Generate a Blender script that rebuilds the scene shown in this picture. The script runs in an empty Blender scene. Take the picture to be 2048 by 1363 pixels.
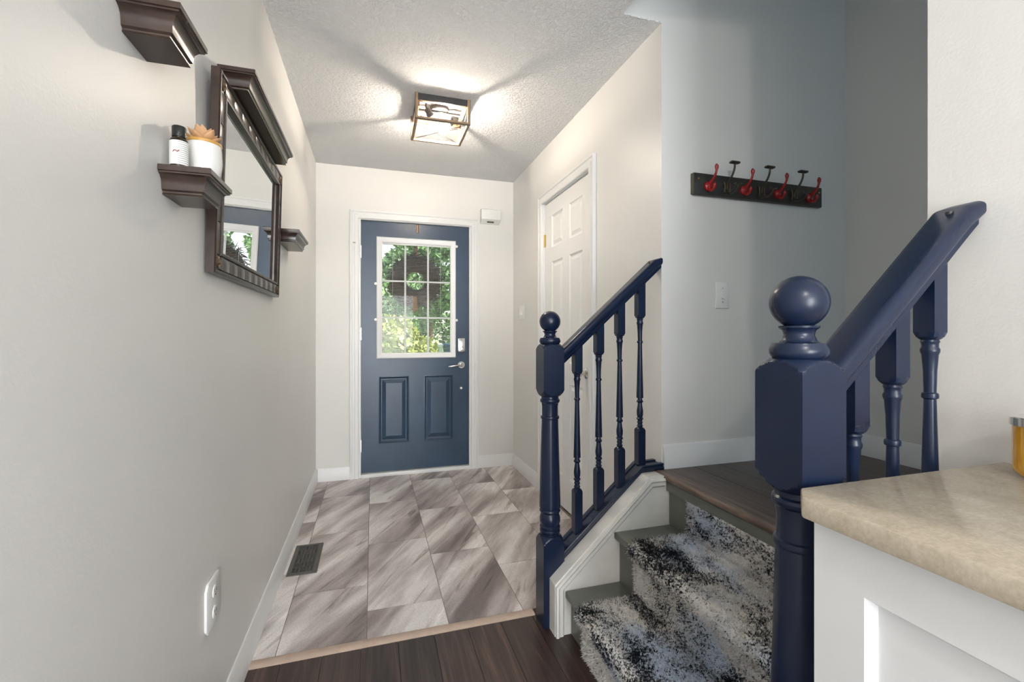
import bpy, bmesh, math, random
import numpy as np
from mathutils import Vector, Matrix

random.seed(7)
RNG = np.random.default_rng(7)
SC = bpy.context.scene
COL = SC.collection
PI = math.pi

# ------------------------------------------------------------------ camera
CAM_H = 1.128
cam_d = bpy.data.cameras.new('camera')
cam = bpy.data.objects.new('camera', cam_d)
COL.objects.link(cam)
cam_d.sensor_width = 36.0
cam_d.lens = 16.0
cam_d.shift_y = -13.5 / 2048
cam_d.clip_start = 0.02
cam.location = (0, 0, CAM_H)
cam.rotation_euler = (PI / 2, 0, -math.radians(17.04))
SC.camera = cam

# ------------------------------------------------------------------ sky and lights
SC.view_settings.view_transform = 'Standard'
SC.view_settings.look = 'None'
SC.view_settings.gamma = 1.0
SC.view_settings.use_curve_mapping = False
SC.view_settings.exposure = 0.52

w = bpy.data.worlds.new('sky')
SC.world = w
w.use_nodes = True
nt = w.node_tree
bg = nt.nodes['Background']
sky = nt.nodes.new('ShaderNodeTexSky')
sky.sky_type = 'HOSEK_WILKIE'
sky.turbidity = 9.0
sky.sun_direction = (0.75, -0.3, 0.75)
nt.links.new(sky.outputs['Color'], bg.inputs['Color'])
bg.inputs['Strength'].default_value = 8.0

def light(name, kind, loc, energy, color=(1, 1, 1), size=None, size_y=None, rot=None, radius=None):
    ld = bpy.data.lights.new(name, kind)
    ld.energy = energy
    ld.color = color
    if kind == 'AREA':
        ld.shape = 'RECTANGLE'
        ld.size = size
        ld.size_y = size_y or size
    if radius is not None:
        ld.shadow_soft_size = radius
    o = bpy.data.objects.new(name, ld)
    o.location = loc
    if rot:
        o.rotation_euler = rot
    COL.objects.link(o)
    return o

XL_ = -0.414
sun = light('sun', 'SUN', (4, -4, 8), 7.0, (1.0, 0.95, 0.85))
sun.rotation_euler = Vector((-0.75, 0.3, -0.75)).to_track_quat('-Z', 'Y').to_euler()
sun.data.angle = math.radians(1.0)
# daylight of the living-room window behind the camera
light('daylight_living_room', 'AREA', (0.30, -3.24, 1.02), 88, (0.92, 0.97, 1.0), 1.2, 2.0, (PI / 2, 0, 0))
light('side_fill_light', 'AREA', (1.03 - 0.03, -1.90, 1.40), 5, (0.90, 0.96, 1.0), 1.4, 1.3, (PI / 2, 0, PI / 2))  # added fill light on the unseen side wall; no window is known there
# ceiling lamp of the living room behind the camera
light('living_room_lamp', 'POINT', (-0.05, -1.25, 2.30), 27, (1.0, 0.95, 0.89), radius=0.045)
# daylight at the end of the upper hall
light('daylight_upper_hall', 'AREA', (1.68, -2.10, 2.2), 5.5, (0.55, 0.83, 1.0), 0.8, 1.1, (PI / 2, 0, 0))
EMIT_BULB = 680.0

# ------------------------------------------------------------------ materials
def new_mat(name):
    m = bpy.data.materials.new(name)
    m.use_nodes = True
    return m, m.node_tree, m.node_tree.nodes['Principled BSDF']

def N(t, typ, **kw):
    n = t.nodes.new(typ)
    for k, v in kw.items():
        if k in n.inputs:
            n.inputs[k].default_value = v
        else:
            setattr(n, k, v)
    return n

def ramp(t, src, stops, interp='LINEAR'):
    r = t.nodes.new('ShaderNodeValToRGB')
    r.color_ramp.interpolation = interp
    el = r.color_ramp.elements
    while len(el) < len(stops):
        el.new(0.5)
    for e, (p, c) in zip(el, stops):
        e.position = p
        e.color = (*c, 1) if len(c) == 3 else c
    t.links.new(src, r.inputs['Fac'])
    return r

def mixc(t, fac, a, b, mode='MIX'):
    m = t.nodes.new('ShaderNodeMix')
    m.data_type = 'RGBA'
    m.blend_type = mode
    for sock, v in ((m.inputs[0], fac), (m.inputs[6], a), (m.inputs[7], b)):
        if hasattr(v, 'links'):
            t.links.new(v, sock)
        elif isinstance(v, (int, float)):
            sock.default_value = v
        else:
            sock.default_value = (*v, 1)
    return m.outputs[2]

def bump(t, b, src, strength, dist=0.01):
    n = t.nodes.new('ShaderNodeBump')
    n.inputs['Strength'].default_value = strength
    n.inputs['Distance'].default_value = dist
    t.links.new(src, n.inputs['Height'])
    t.links.new(n.outputs['Normal'], b.inputs['Normal'])

def coords(t, kind='Object', scale=(1, 1, 1), rot=(0, 0, 0), offset=None):
    tc = t.nodes.new('ShaderNodeTexCoord')
    mp = t.nodes.new('ShaderNodeMapping')
    mp.inputs['Scale'].default_value = scale
    mp.inputs['Rotation'].default_value = rot
    t.links.new(tc.outputs[kind], mp.inputs['Vector'])
    if offset is not None:
        t.links.new(offset, mp.inputs['Location'])
    return mp.outputs['Vector']

def streak(t, angle, scale, off):
    v = coords(t, 'Object', (1, 1, 1), (0, 0, math.radians(angle)))
    mp = t.nodes.new('ShaderNodeMapping')
    mp.inputs['Scale'].default_value = scale
    t.links.new(v, mp.inputs['Vector']); t.links.new(off, mp.inputs['Location'])
    return mp.outputs['Vector']

def noise(t, vec, scale, detail=3, rough=0.5, dist=0.0):
    n = t.nodes.new('ShaderNodeTexNoise')
    n.inputs['Scale'].default_value = scale
    n.inputs['Detail'].default_value = detail
    n.inputs['Roughness'].default_value = rough
    n.inputs['Distortion'].default_value = dist
    if vec is not None:
        t.links.new(vec, n.inputs['Vector'])
    return n.outputs['Fac']

def rand_offset(t, k=37.0):
    oi = t.nodes.new('ShaderNodeObjectInfo')
    mul = t.nodes.new('ShaderNodeVectorMath')
    mul.operation = 'SCALE'
    cmb = t.nodes.new('ShaderNodeCombineXYZ')
    for i in range(3):
        t.links.new(oi.outputs['Random'], cmb.inputs[i])
    t.links.new(cmb.outputs[0], mul.inputs[0])
    mul.inputs['Scale'].default_value = k
    return mul.outputs[0], oi.outputs['Random']

def plain(name, col, rough=0.5, metal=0.0, var=0.0, vscale=8.0, bstr=0.0, bscale=60.0, spec=0.5, coat=0.0):
    m, t, b = new_mat(name)
    b.inputs['Roughness'].default_value = rough
    b.inputs['Metallic'].default_value = metal
    b.inputs['Specular IOR Level'].default_value = spec
    b.inputs['Coat Weight'].default_value = coat
    v = coords(t)
    f = noise(t, v, vscale, 4)
    lo = tuple(max(0, c * (1 - var)) for c in col)
    hi = tuple(min(1, c * (1 + var)) for c in col)
    r = ramp(t, f, [(0.3, lo), (0.7, hi)])
    t.links.new(r.outputs[0], b.inputs['Base Color'])
    if bstr:
        bump(t, b, noise(t, v, bscale, 3), bstr, 0.004)
    return m

M = {}
M['wall'] = plain('wall_paint', (0.77, 0.757, 0.735), 0.40, var=0.015, vscale=2, bstr=0.10, bscale=170, spec=0.35)
M['trim'] = plain('white_trim_paint', (0.80, 0.80, 0.80), 0.35, var=0.01)
M['doorwhite'] = plain('white_door_paint', (0.82, 0.82, 0.815), 0.35, var=0.01)
M['plastic'] = plain('white_plastic', (0.82, 0.82, 0.80), 0.35, var=0.01)
M['slot'] = plain('dark_slot', (0.05, 0.05, 0.05), 0.6)
M['blue'] = plain('navy_gloss_paint', (0.0080, 0.0155, 0.042), 0.27, var=0.10, vscale=9, bstr=0.05, bscale=45, spec=0.38)
M['doorblue'] = plain('slate_blue_door_paint', (0.027, 0.055, 0.102), 0.33, var=0.18, vscale=4, bstr=0.10, bscale=60, spec=0.5)
M['stair'] = plain('grey_stair_paint', (0.150, 0.155, 0.135), 0.4, var=0.08, vscale=12, bstr=0.05)
M['skirt'] = plain('scuffed_white_stringer_paint', (0.82, 0.80, 0.755), 0.45, var=0.05, vscale=14)
M['brown'] = plain('espresso_wood', (0.040, 0.023, 0.017), 0.26, var=0.25, vscale=20, spec=0.6)
M['bronze'] = plain('aged_bronze', (0.16, 0.11, 0.07), 0.35, metal=0.8, var=0.2, vscale=60)
M['chrome'] = plain('satin_nickel', (0.72, 0.70, 0.67), 0.22, metal=1.0)
M['brass'] = plain('brass', (0.62, 0.46, 0.18), 0.3, metal=1.0)
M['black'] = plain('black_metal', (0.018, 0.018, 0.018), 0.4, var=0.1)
M['vent'] = plain('charcoal_register_paint', (0.085, 0.082, 0.074), 0.45, var=0.05)
M['strip'] = plain('beige_threshold', (0.52, 0.40, 0.32), 0.5, var=0.08, vscale=30)
M['grout'] = plain('grout', (0.22, 0.185, 0.165), 0.9, var=0.08)
M['gap'] = plain('plank_gap', (0.014, 0.008, 0.006), 0.9)
M['cab'] = plain('white_cabinet_lacquer', (0.80, 0.80, 0.805), 0.4, var=0.01)
M['red'] = plain('red_enamel', (0.33, 0.014, 0.016), 0.25, var=0.15, vscale=40, spec=0.6)
M['iron'] = plain('black_gold_iron', (0.055, 0.047, 0.034), 0.3, metal=0.3, var=0.3, vscale=60)
M['board'] = plain('distressed_black_board', (0.026, 0.024, 0.020), 0.42, var=0.3, vscale=30)
M['boardedge'] = plain('rubbed_board_edge', (0.10, 0.09, 0.06), 0.5, var=0.2, vscale=30)
M['lampwood'] = plain('pale_lamp_wood', (0.36, 0.24, 0.14), 0.5, var=0.15, vscale=30)
M['lampdark'] = plain('graphite_lamp_metal', (0.060, 0.058, 0.060), 0.4, var=0.1)
M['peach'] = plain('peach_faux_succulent', (0.58, 0.33, 0.17), 0.6, var=0.2, vscale=40, bstr=0.2, bscale=150)
M['ceramic'] = plain('white_ceramic', (0.80, 0.79, 0.76), 0.12, var=0.01, coat=0.4)
M['mustard'] = plain('mustard_rim', (0.55, 0.30, 0.07), 0.4, var=0.1)
M['bottlecap'] = plain('black_cap', (0.015, 0.017, 0.016), 0.35)
M['amberbottle'] = plain('dark_amber_bottle', (0.03, 0.02, 0.01), 0.15)
M['wreath'] = plain('brown_twigs', (0.040, 0.022, 0.013), 0.8, var=0.5, vscale=40)
M['ribbon'] = plain('copper_ribbon', (0.28, 0.13, 0.06), 0.5, var=0.2)
M['leaf1'] = plain('hedge_leaves', (0.17, 0.29, 0.09), 0.5, var=0.35, vscale=14)
M['leaf2'] = plain('tree_leaves', (0.12, 0.21, 0.08), 0.5, var=0.4, vscale=6)
M['leaf3'] = plain('golden_leaves', (0.30, 0.33, 0.09), 0.5, var=0.35, vscale=14)
M['bark'] = plain('bark', (0.12, 0.08, 0.05), 0.9, var=0.3)
M['lawn'] = plain('lawn', (0.20, 0.33, 0.09), 0.9, var=0.3, vscale=20)
M['concrete'] = plain('porch_concrete', (0.55, 0.54, 0.51), 0.8, var=0.1)
M['binpale'] = plain('pale_bin_plastic', (0.65, 0.68, 0.70), 0.5, var=0.05)
M['binblue'] = plain('dark_blue_bin_plastic', (0.03, 0.07, 0.14), 0.45, var=0.1)
M['siding'] = plain('white_siding', (0.78, 0.78, 0.78), 0.7, var=0.03)
M['roof'] = plain('tan_shingles', (0.42, 0.32, 0.25), 0.8, var=0.2, vscale=10)
M['darkglass'] = plain('dark_window', (0.05, 0.06, 0.08), 0.1)

# textured ceiling
m, t, b = new_mat('knockdown_ceiling'); M['ceiling'] = m
v = coords(t)
b.inputs['Base Color'].default_value = (0.90, 0.905, 0.915, 1)
b.inputs['Roughness'].default_value = 0.85
n1 = noise(t, v, 62, 4, 0.6, 0.6)
r1 = ramp(t, n1, [(0.42, (0, 0, 0)), (0.60, (1, 1, 1))])
bump(t, b, r1.outputs[0], 0.75, 0.009)

# stone-look tile
m, t, b = new_mat('grey_mauve_stone_tile'); M['tile'] = m
off, rnd = rand_offset(t)
v = coords(t, 'Object', (1, 1, 1), (0, 0, math.radians(34)), off)
vs = streak(t, 33, (4.4, 0.85, 1), off)
vt_ = streak(t, 31, (13.0, 1.2, 1), off)
f1 = noise(t, vs, 1.35, 4, 0.55, 0.35)
f2 = noise(t, vt_, 1.5, 8, 0.62, 1.3)
f3 = noise(t, v, 150, 3, 0.7)
base = ramp(t, f1, [(0.32, (0.20, 0.165, 0.160)), (0.42, (0.40, 0.352, 0.345)), (0.51, (0.59, 0.545, 0.535)), (0.61, (0.84, 0.81, 0.795))])
veins = ramp(t, f2, [(0.33, (0.36, 0.31, 0.29)), (0.42, (0.95, 0.93, 0.92)), (0.60, (1, 1, 1)), (0.68, (1.3, 1.3, 1.3))])
c = mixc(t, 0.8, base.outputs[0], veins.outputs[0], 'MULTIPLY')
sp = ramp(t, f3, [(0.38, (0.74, 0.73, 0.72)), (0.58, (1.05, 1.05, 1.05))])
c = mixc(t, 0.55, c, sp.outputs[0], 'MULTIPLY')
t.links.new(c, b.inputs['Base Color'])
b.inputs['Roughness'].default_value = 0.38
bump(t, b, f2, 0.10, 0.002)

# dark hardwood
def wood(name, c0, c1, c2, rough):
    m, t, b = new_mat(name)
    off, rnd = rand_offset(t)
    v = coords(t, 'Object', (34, 1.8, 1), (0, 0, 0), off)
    f = noise(t, v, 1.0, 7, 0.62, 1.2)
    r = ramp(t, f, [(0.30, c0), (0.52, c1), (0.72, c2)])
    oi = ramp(t, rnd, [(0, (0.75, 0.75, 0.75)), (1, (1.3, 1.25, 1.2))])
    c = mixc(t, 1.0, r.outputs[0], oi.outputs[0], 'MULTIPLY')
    t.links.new(c, b.inputs['Base Color'])
    b.inputs['Roughness'].default_value = rough
    bump(t, b, f, 0.25, 0.002)
    return m
M['wood'] = wood('dark_hardwood', (0.017, 0.0095, 0.008), (0.045, 0.026, 0.021), (0.095, 0.060, 0.048), 0.32)
M['nosing'] = wood('worn_hardwood_nosing', (0.05, 0.032, 0.024), (0.12, 0.082, 0.062), (0.30, 0.23, 0.18), 0.35)

# carpet runner
m, t, b = new_mat('abstract_runner_wool'); M['carpet'] = m
v = coords(t, 'Object', (1.0, 1.0, 1.0), (0.5, 0.35, 0.6))
vs = coords(t, 'Object', (1.5, 0.9, 1.2), (0.3, 0.2, 0.9))
big = noise(t, vs, 4.2, 4, 0.6, 1.0)
mid = noise(t, v, 22, 5, 0.7, 0.6)
fine = noise(t, v, 140, 2, 0.6)
blu = noise(t, vs, 3.1, 2, 0.5, 0.3)
def madd(t, a, k, bsock=None, c=0.0):
    n = t.nodes.new('ShaderNodeMath'); n.operation = 'MULTIPLY_ADD'
    t.links.new(a, n.inputs[0]); n.inputs[1].default_value = k
    if bsock is not None: t.links.new(bsock, n.inputs[2])
    else: n.inputs[2].default_value = c
    return n.outputs[0]
sm = madd(t, big, 1.75, madd(t, mid, 1.0, madd(t, fine, 1.5, None, -1.54)))
pat = ramp(t, sm, [(0.30, (0.018, 0.019, 0.022)), (0.41, (0.075, 0.078, 0.085)), (0.49, (0.34, 0.335, 0.33)), (0.57, (0.74, 0.70, 0.66)), (0.80, (0.84, 0.81, 0.78))])
bl = ramp(t, blu, [(0.48, (1, 1, 1)), (0.62, (0.74, 0.88, 1.10))])
c = mixc(t, 0.9, pat.outputs[0], bl.outputs[0], 'MULTIPLY')
t.links.new(c, b.inputs['Base Color'])
b.inputs['Roughness'].default_value = 0.95
b.inputs['Specular IOR Level'].default_value = 0.1
bump(t, b, fine, 0.6, 0.006)

# quartz worktop
m, t, b = new_mat('beige_quartz'); M['quartz'] = m
v = coords(t)
f1 = noise(t, v, 34, 6, 0.62, 0.3)
f2 = noise(t, v, 190, 3, 0.6)
r1 = ramp(t, f1, [(0.22, (0.49, 0.42, 0.32)), (0.50, (0.58, 0.505, 0.395)), (0.78, (0.65, 0.58, 0.47))])
r2 = ramp(t, f2, [(0.35, (0.80, 0.79, 0.77)), (0.65, (1.06, 1.06, 1.06))])
c = mixc(t, 0.6, r1.outputs[0], r2.outputs[0], 'MULTIPLY')
t.links.new(c, b.inputs['Base Color'])
b.inputs['Roughness'].default_value = 0.16

# mirror and glass
M['mirror'] = plain('silvered_glass', (0.88, 0.90, 0.89), 0.0, metal=1.0)
def thin_glass(name, tint, gloss):
    m = bpy.data.materials.new(name); m.use_nodes = True
    t = m.node_tree; t.nodes.clear()
    o = t.nodes.new('ShaderNodeOutputMaterial')
    tr = t.nodes.new('ShaderNodeBsdfTransparent'); tr.inputs[0].default_value = (*tint, 1)
    gl = t.nodes.new('ShaderNodeBsdfGlossy'); gl.inputs['Roughness'].default_value = 0.01
    mx = t.nodes.new('ShaderNodeMixShader'); mx.inputs[0].default_value = gloss
    t.links.new(tr.outputs[0], mx.inputs[1]); t.links.new(gl.outputs[0], mx.inputs[2]); t.links.new(mx.outputs[0], o.inputs[0])
    return m
M['glass'] = thin_glass('window_glass', (0.96, 0.985, 0.98), 0.012)
M['bulbglass'] = thin_glass('clear_bulb_glass', (0.95, 0.93, 0.9), 0.10)
m, t, b = new_mat('amber_candle_glass'); M['amber'] = m
v = coords(t)
r1 = ramp(t, noise(t, v, 18, 2), [(0.3, (0.62, 0.30, 0.012)), (0.7, (0.74, 0.40, 0.03))])
t.links.new(r1.outputs[0], b.inputs['Base Color'])
b.inputs['Roughness'].default_value = 0.08
b.inputs['Coat Weight'].default_value = 0.6
M['amberink'] = plain('amber_print', (0.28, 0.11, 0.01), 0.3)
m, t, b = new_mat('glowing_bulb'); M['bulb'] = m
b.inputs['Base Color'].default_value = (1, 0.9, 0.75, 1)
b.inputs['Emission Color'].default_value = (1.0, 0.88, 0.73, 1)
b.inputs['Emission Strength'].default_value = EMIT_BULB

# bottle label: white paper, fine print lines on one side, a red sprig on the other
m, t, b = new_mat('bottle_label_print'); M['label'] = m
tc = t.nodes.new('ShaderNodeTexCoord'); sx = t.nodes.new('ShaderNodeSeparateXYZ')
t.links.new(tc.outputs['Object'], sx.inputs[0])
wv = t.nodes.new('ShaderNodeTexWave'); wv.bands_direction = 'Z'
wv.inputs['Scale'].default_value = 75; wv.inputs['Distortion'].default_value = 2.5; wv.inputs['Detail'].default_value = 2
t.links.new(tc.outputs['Object'], wv.inputs['Vector'])
lines = ramp(t, wv.outputs['Fac'], [(0.25, (0.42, 0.42, 0.42)), (0.5, (0.80, 0.80, 0.78))])
side = ramp(t, sx.outputs['X'], [(0.0, (0, 0, 0)), (0.004, (1, 1, 1))])
c = mixc(t, side.outputs[0], (0.80, 0.80, 0.78), lines.outputs[0])
t.links.new(c, b.inputs['Base Color'])

# ------------------------------------------------------------------ mesh helpers
class MB:
    def __init__(self):
        self.v = []; self.f = []; self.mi = []
    def add(self, vs, fs, mi=0):
        o = len(self.v)
        self.v += [tuple(p) for p in vs]
        self.f += [tuple(i + o for i in f) for f in fs]
        self.mi += [mi] * len(fs)
        return self
    def box(self, x0, x1, y0, y1, z0, z1):
        vs = [(x, y, z) for z in (z0, z1) for y in (y0, y1) for x in (x0, x1)]
        return self.add(vs, [(0, 2, 3, 1), (4, 5, 7, 6), (0, 1, 5, 4), (2, 6, 7, 3), (0, 4, 6, 2), (1, 3, 7, 5)])
    def prism(self, poly, axis, a0, a1):
        """poly: 2-D outline; axis 'x': (y,z), 'y': (x,z), 'z': (x,y)"""
        def P(p, a):
            return {'x': (a, p[0], p[1]), 'y': (p[0], a, p[1]), 'z': (p[0], p[1], a)}[axis]
        n = len(poly)
        vs = [P(p, a0) for p in poly] + [P(p, a1) for p in poly]
        fs = [tuple(range(n))[::-1], tuple(range(n, 2 * n))] + [(i, (i + 1) % n, n + (i + 1) % n, n + i) for i in range(n)]
        return self.add(vs, fs)
    def loft(self, rings, cap=True, closed=True):
        n = len(rings[0]); vs = [p for r in rings for p in r]; fs = []
        for k in range(len(rings) - 1):
            for i in range(n if closed else n - 1):
                j = (i + 1) % n
                fs.append((k * n + i, k * n + j, (k + 1) * n + j, (k + 1) * n + i))
        if cap:
            fs.append(tuple(range(n))[::-1]); fs.append(tuple(range((len(rings) - 1) * n, len(rings) * n)))
        return self.add(vs, fs)
    def turned(self, prof, n=32, c=(0, 0)):
        """prof: (z, radius, half side of the square or None)"""
        rings = []
        for z, r, s in prof:
            ring = []
            for k in range(n):
                a = 2 * PI * k / n
                rr = r
                if s is not None:
                    rr = min(rr, s / max(abs(math.cos(a)), abs(math.sin(a))))
                ring.append((c[0] + rr * math.cos(a), c[1] + rr * math.sin(a), z))
            rings.append(ring)
        return self.loft(rings)
    def lathe(self, prof, n=32, c=(0, 0, 0), axis='z'):
        rings = []
        for z, r in prof:
            ring = []
            for k in range(n):
                a = 2 * PI * k / n
                p = (r * math.cos(a), r * math.sin(a), z)
                if axis == 'y': p = (p[0], p[2], p[1])
                if axis == 'x': p = (p[2], p[0], p[1])
                ring.append((c[0] + p[0], c[1] + p[1], c[2] + p[2]))
            rings.append(ring)
        return self.loft(rings)
    def tube(self, pts, rad, n=10):
        pts = [Vector(p) for p in pts]
        if not hasattr(rad, '__len__'): rad = [rad] * len(pts)
        rings = []; up = None
        for i, p in enumerate(pts):
            d = (pts[min(i + 1, len(pts) - 1)] - pts[max(i - 1, 0)]).normalized()
            if up is None:
                up = Vector((0, 0, 1)) if abs(d.z) < 0.9 else Vector((1, 0, 0))
            s = d.cross(up).normalized(); up = s.cross(d).normalized()
            rings.append([tuple(p + (s * math.cos(2 * PI * k / n) + up * math.sin(2 * PI * k / n)) * rad[i]) for k in range(n)])
        return self.loft(rings)
    def sweep(self, path, prof, plane, base, sgn=1, closed=False):
        """mitred sweep of prof [(in-plane offset to the left of the path, out of plane)] along a 2-D path.
        plane 'x': path (y,z) out along x; 'y': path (x,z) out along y; 'z': path (x,y) out along z."""
        n = len(path); rings = []
        for i in range(n):
            p = Vector(path[i])
            dirs = []
            if closed or i > 0: dirs.append((p - Vector(path[i - 1])).normalized())
            if closed or i < n - 1: dirs.append((Vector(path[(i + 1) % n]) - p).normalized())
            ns = [Vector((-d.y, d.x)) for d in dirs]
            mt = sum(ns, Vector((0, 0))).normalized()
            k = 1.0 / max(0.2, mt.dot(ns[0]))
            ring = []
            for a, o in prof:
                q = p + mt * (a * k); h = base + sgn * o
                ring.append({'x': (h, q.x, q.y), 'y': (q.x, h, q.y), 'z': (q.x, q.y, h)}[plane])
            rings.append(ring)
        if closed:
            rings.append(rings[0])
            return self.loft(rings, cap=False)
        return self.loft(rings)
    def build(self, name, mat, parent=None, smooth=True, bevel=0.0, origin=None, angle=35, segs=2, weld=False, square=False):
        bm = bmesh.new()
        vs = [bm.verts.new(p) for p in self.v]
        for f, mi in zip(self.f, self.mi):
            try:
                bf = bm.faces.new([vs[i] for i in f]); bf.material_index = mi
            except ValueError:
                pass
        if weld:
            bmesh.ops.remove_doubles(bm, verts=bm.verts[:], dist=1e-5)
        bmesh.ops.recalc_face_normals(bm, faces=bm.faces[:])
        if bevel:
            es = [e for e in bm.edges if len(e.link_faces) == 2 and e.calc_face_angle(0) > 0.6]
            bmesh.ops.bevel(bm, geom=es, offset=bevel, segments=segs, profile=0.5, affect='EDGES', clamp_overlap=True)
        if smooth:
            lim = math.radians(angle)
            for f in bm.faces: f.smooth = True
            for e in bm.edges:
                if len(e.link_faces) == 2 and e.calc_face_angle(0) > lim: e.smooth = False
        if square:      # keep the flats of square turned blocks crisp
            flat = lambda f: max(abs(f.normal.x), abs(f.normal.y)) > 0.9995
            for e in bm.edges:
                if len(e.link_faces) == 2 and flat(e.link_faces[0]) != flat(e.link_faces[1]): e.smooth = False
        if origin is not None:
            bmesh.ops.translate(bm, verts=bm.verts[:], vec=-Vector(origin))
        me = bpy.data.meshes.new(name); bm.to_mesh(me); bm.free()
        mats = mat if isinstance(mat, (list, tuple)) else [mat]
        for k in mats: me.materials.append(M[k] if isinstance(k, str) else k)
        o = bpy.data.objects.new(name, me); COL.objects.link(o)
        if origin is not None: o.location = origin
        if parent is not None: put(o, parent)
        return o

def world_loc(o):
    p = Vector((0, 0, 0))
    while o is not None:
        p += o.location; o = o.parent
    return p

def put(o, parent):
    """parent o while it keeps its world place (all parents are unrotated here)"""
    pl = world_loc(parent)
    o.parent = parent
    o.location = o.location - pl

def tag(o, label=None, cat=None, group=None, kind=None):
    if label: o['label'] = label
    if cat: o['category'] = cat
    if group: o['group'] = group
    if kind: o['kind'] = kind
    return o

def empty(name, loc=(0, 0, 0)):
    o = bpy.data.objects.new(name, None); o.empty_display_size = 0.05; o.location = loc
    COL.objects.link(o); return o

def thing(name, label, cat, loc=(0, 0, 0), group=None):
    return tag(empty(name, loc), label, cat, group)

def S(o, label=None):
    o['kind'] = 'structure'
    if label: o['label'] = label
    return o

# ------------------------------------------------------------------ the place: dimensions (metres)
XL = -0.414      # left wall face
XR = 1.165       # closet wall face
YB = 3.765       # entry wall face
YC = 1.65        # face of the wall with the hooks
XD = 2.208       # far wall of the upper hall
XW = 1.03        # end wall beside the counter
YW = 0.608       # its end
ZC = 2.44        # lower ceiling
ZU = 3.05        # upper ceiling
ZL = 0.562       # landing floor
YT = 1.765       # tile starts here
YK = -3.3        # back of the living room

# walls
S(MB().box(XL - 0.12, XL, YK, YB + 0.15, -0.1, ZC).build('wall_left', 'wall'), 'pale greige wall carrying mirror and shelves')
D0, D1, DH = -0.105, 0.793, 2.036    # front door opening
S(MB().prism([(XL, -0.1), (D0, -0.1), (D0, DH), (D1, DH), (D1, -0.1), (XR, -0.1), (XR, ZC), (XL, ZC)], 'y', YB, YB + 0.15).build('wall_entry', 'wall'), 'pale entry wall around the front door')
C0, C1, CH = 2.300, 3.045, 2.052     # closet door opening along y
S(MB().prism([(YC + 0.12, -0.1), (C0, -0.1), (C0, CH), (C1, CH), (C1, -0.1), (YB + 0.15, -0.1), (YB + 0.15, ZC), (YC + 0.12, ZC)], 'x', XR, XR + 0.12).build('wall_closet', 'wall'), 'pale wall with the white closet door')
S(MB().prism([(XR, -0.1), (XD + 0.12, -0.1), (XD + 0.12, ZU), (0.98, ZU), (0.98, ZC + 0.006), (XR, ZC + 0.006)], 'y', YC, YC + 0.12).build('wall_landing', 'wall'), 'wall behind the coat hooks above the landing')
S(MB().box(XD, XD + 0.12, -2.2, YC, 0.3, ZU).build('wall_upper_hall', 'wall'), 'shaded wall along the upper hall')
S(MB().box(XW, XW + 0.11, YK, YW, -0.1, ZU).build('wall_right', 'wall'), 'pale end wall beside the counter')
S(MB().box(0.86, 0.98, 0.5, YC, ZC + 0.006, ZU).build('wall_stairwell', 'wall'))
S(MB().box(XL - 0.12, XW, YK - 0.1, YK, -0.1, ZC).build('wall_living_room', 'wall'))
S(MB().box(XW + 0.11, XD + 0.12, -2.32, -2.2, 0.3, ZU).build('wall_upper_end', 'wall'))
S(MB().prism([(XL - 0.12, YK), (XW, YK), (XW, YW), (0.98, YW), (0.98, YC), (XR, YC), (XR, YC + 0.12), (XR + 0.12, YC + 0.12), (XR + 0.12, YB + 0.15), (XL - 0.12, YB + 0.15)], 'z', ZC, ZC + 0.006).build('ceiling', 'ceiling'), 'white textured ceiling')
S(MB().box(0.86, XD + 0.12, -2.32, YC + 0.12, ZU, ZU + 0.1).build('ceiling_upper_hall', 'ceiling'))

# living-room window behind the camera
wn = S(MB().sweep([(-0.32, 0.0), (0.92, 0.0), (0.92, 2.05), (-0.32, 2.05)], [(0, 0), (0.06, 0), (0.06, 0.025), (0, 0.025)], 'y', YK, 1, True).build('window_2', 'trim'))
S(MB().sweep([(-2.63, 0.72), (-1.17, 0.72), (-1.17, 2.08), (-2.63, 2.08)], [(0, 0), (-0.06, 0), (-0.06, 0.025), (0, 0.025)], 'x', XW, -1, True).build('side_fill_frame', 'trim'))  # made-up frame around the added side-wall fill light
# upper-hall window
S(MB().sweep([(1.26, 1.62), (2.10, 1.62), (2.10, 2.78), (1.26, 2.78)], [(0, 0), (0.06, 0), (0.06, 0.025), (0, 0.025)], 'y', -2.2, 1, True).build('window_3', 'trim'))

# ------------------------------------------------------------------ floors
S(MB().box(XR + 0.122, XR + 0.16, 2.15, 3.2, -0.1, 2.2).build('closet_light_blocker', 'wall'))  # unseen panel right behind the closet door, added to stop light leaking under it
fl = S(MB().box(XL, XR + 0.13, YT, YB + 0.15, -0.1, -0.0018).build('floor_tile', 'grout'), 'stone-look tile floor of the entry')
TX, TYP, G = 0.3058, 0.6116, 0.0014
x_first, y_first = -0.3265, 2.152
for ci in range(-1, 5):
    x0 = x_first + ci * TX; x1 = x0 + TX
    for k in range(-2, 5):
        y0 = y_first + k * TYP - (ci % 3) * TYP / 3; y1 = y0 + TYP
        a0, a1 = max(x0, XL + 0.001), min(x1, XR - 0.001)
        b0, b1 = max(y0, YT), min(y1, YB - 0.001)
        if a1 - a0 < 0.012 or b1 - b0 < 0.012: continue
        tz = random.uniform(-0.0003, 0.0003)
        MB().box(a0 + G, a1 - G, b0 + G, b1 - G, -0.004, tz).build('tile', 'tile', fl, origin=((x0 + x1) / 2, (y0 + y1) / 2, 0))

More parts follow.
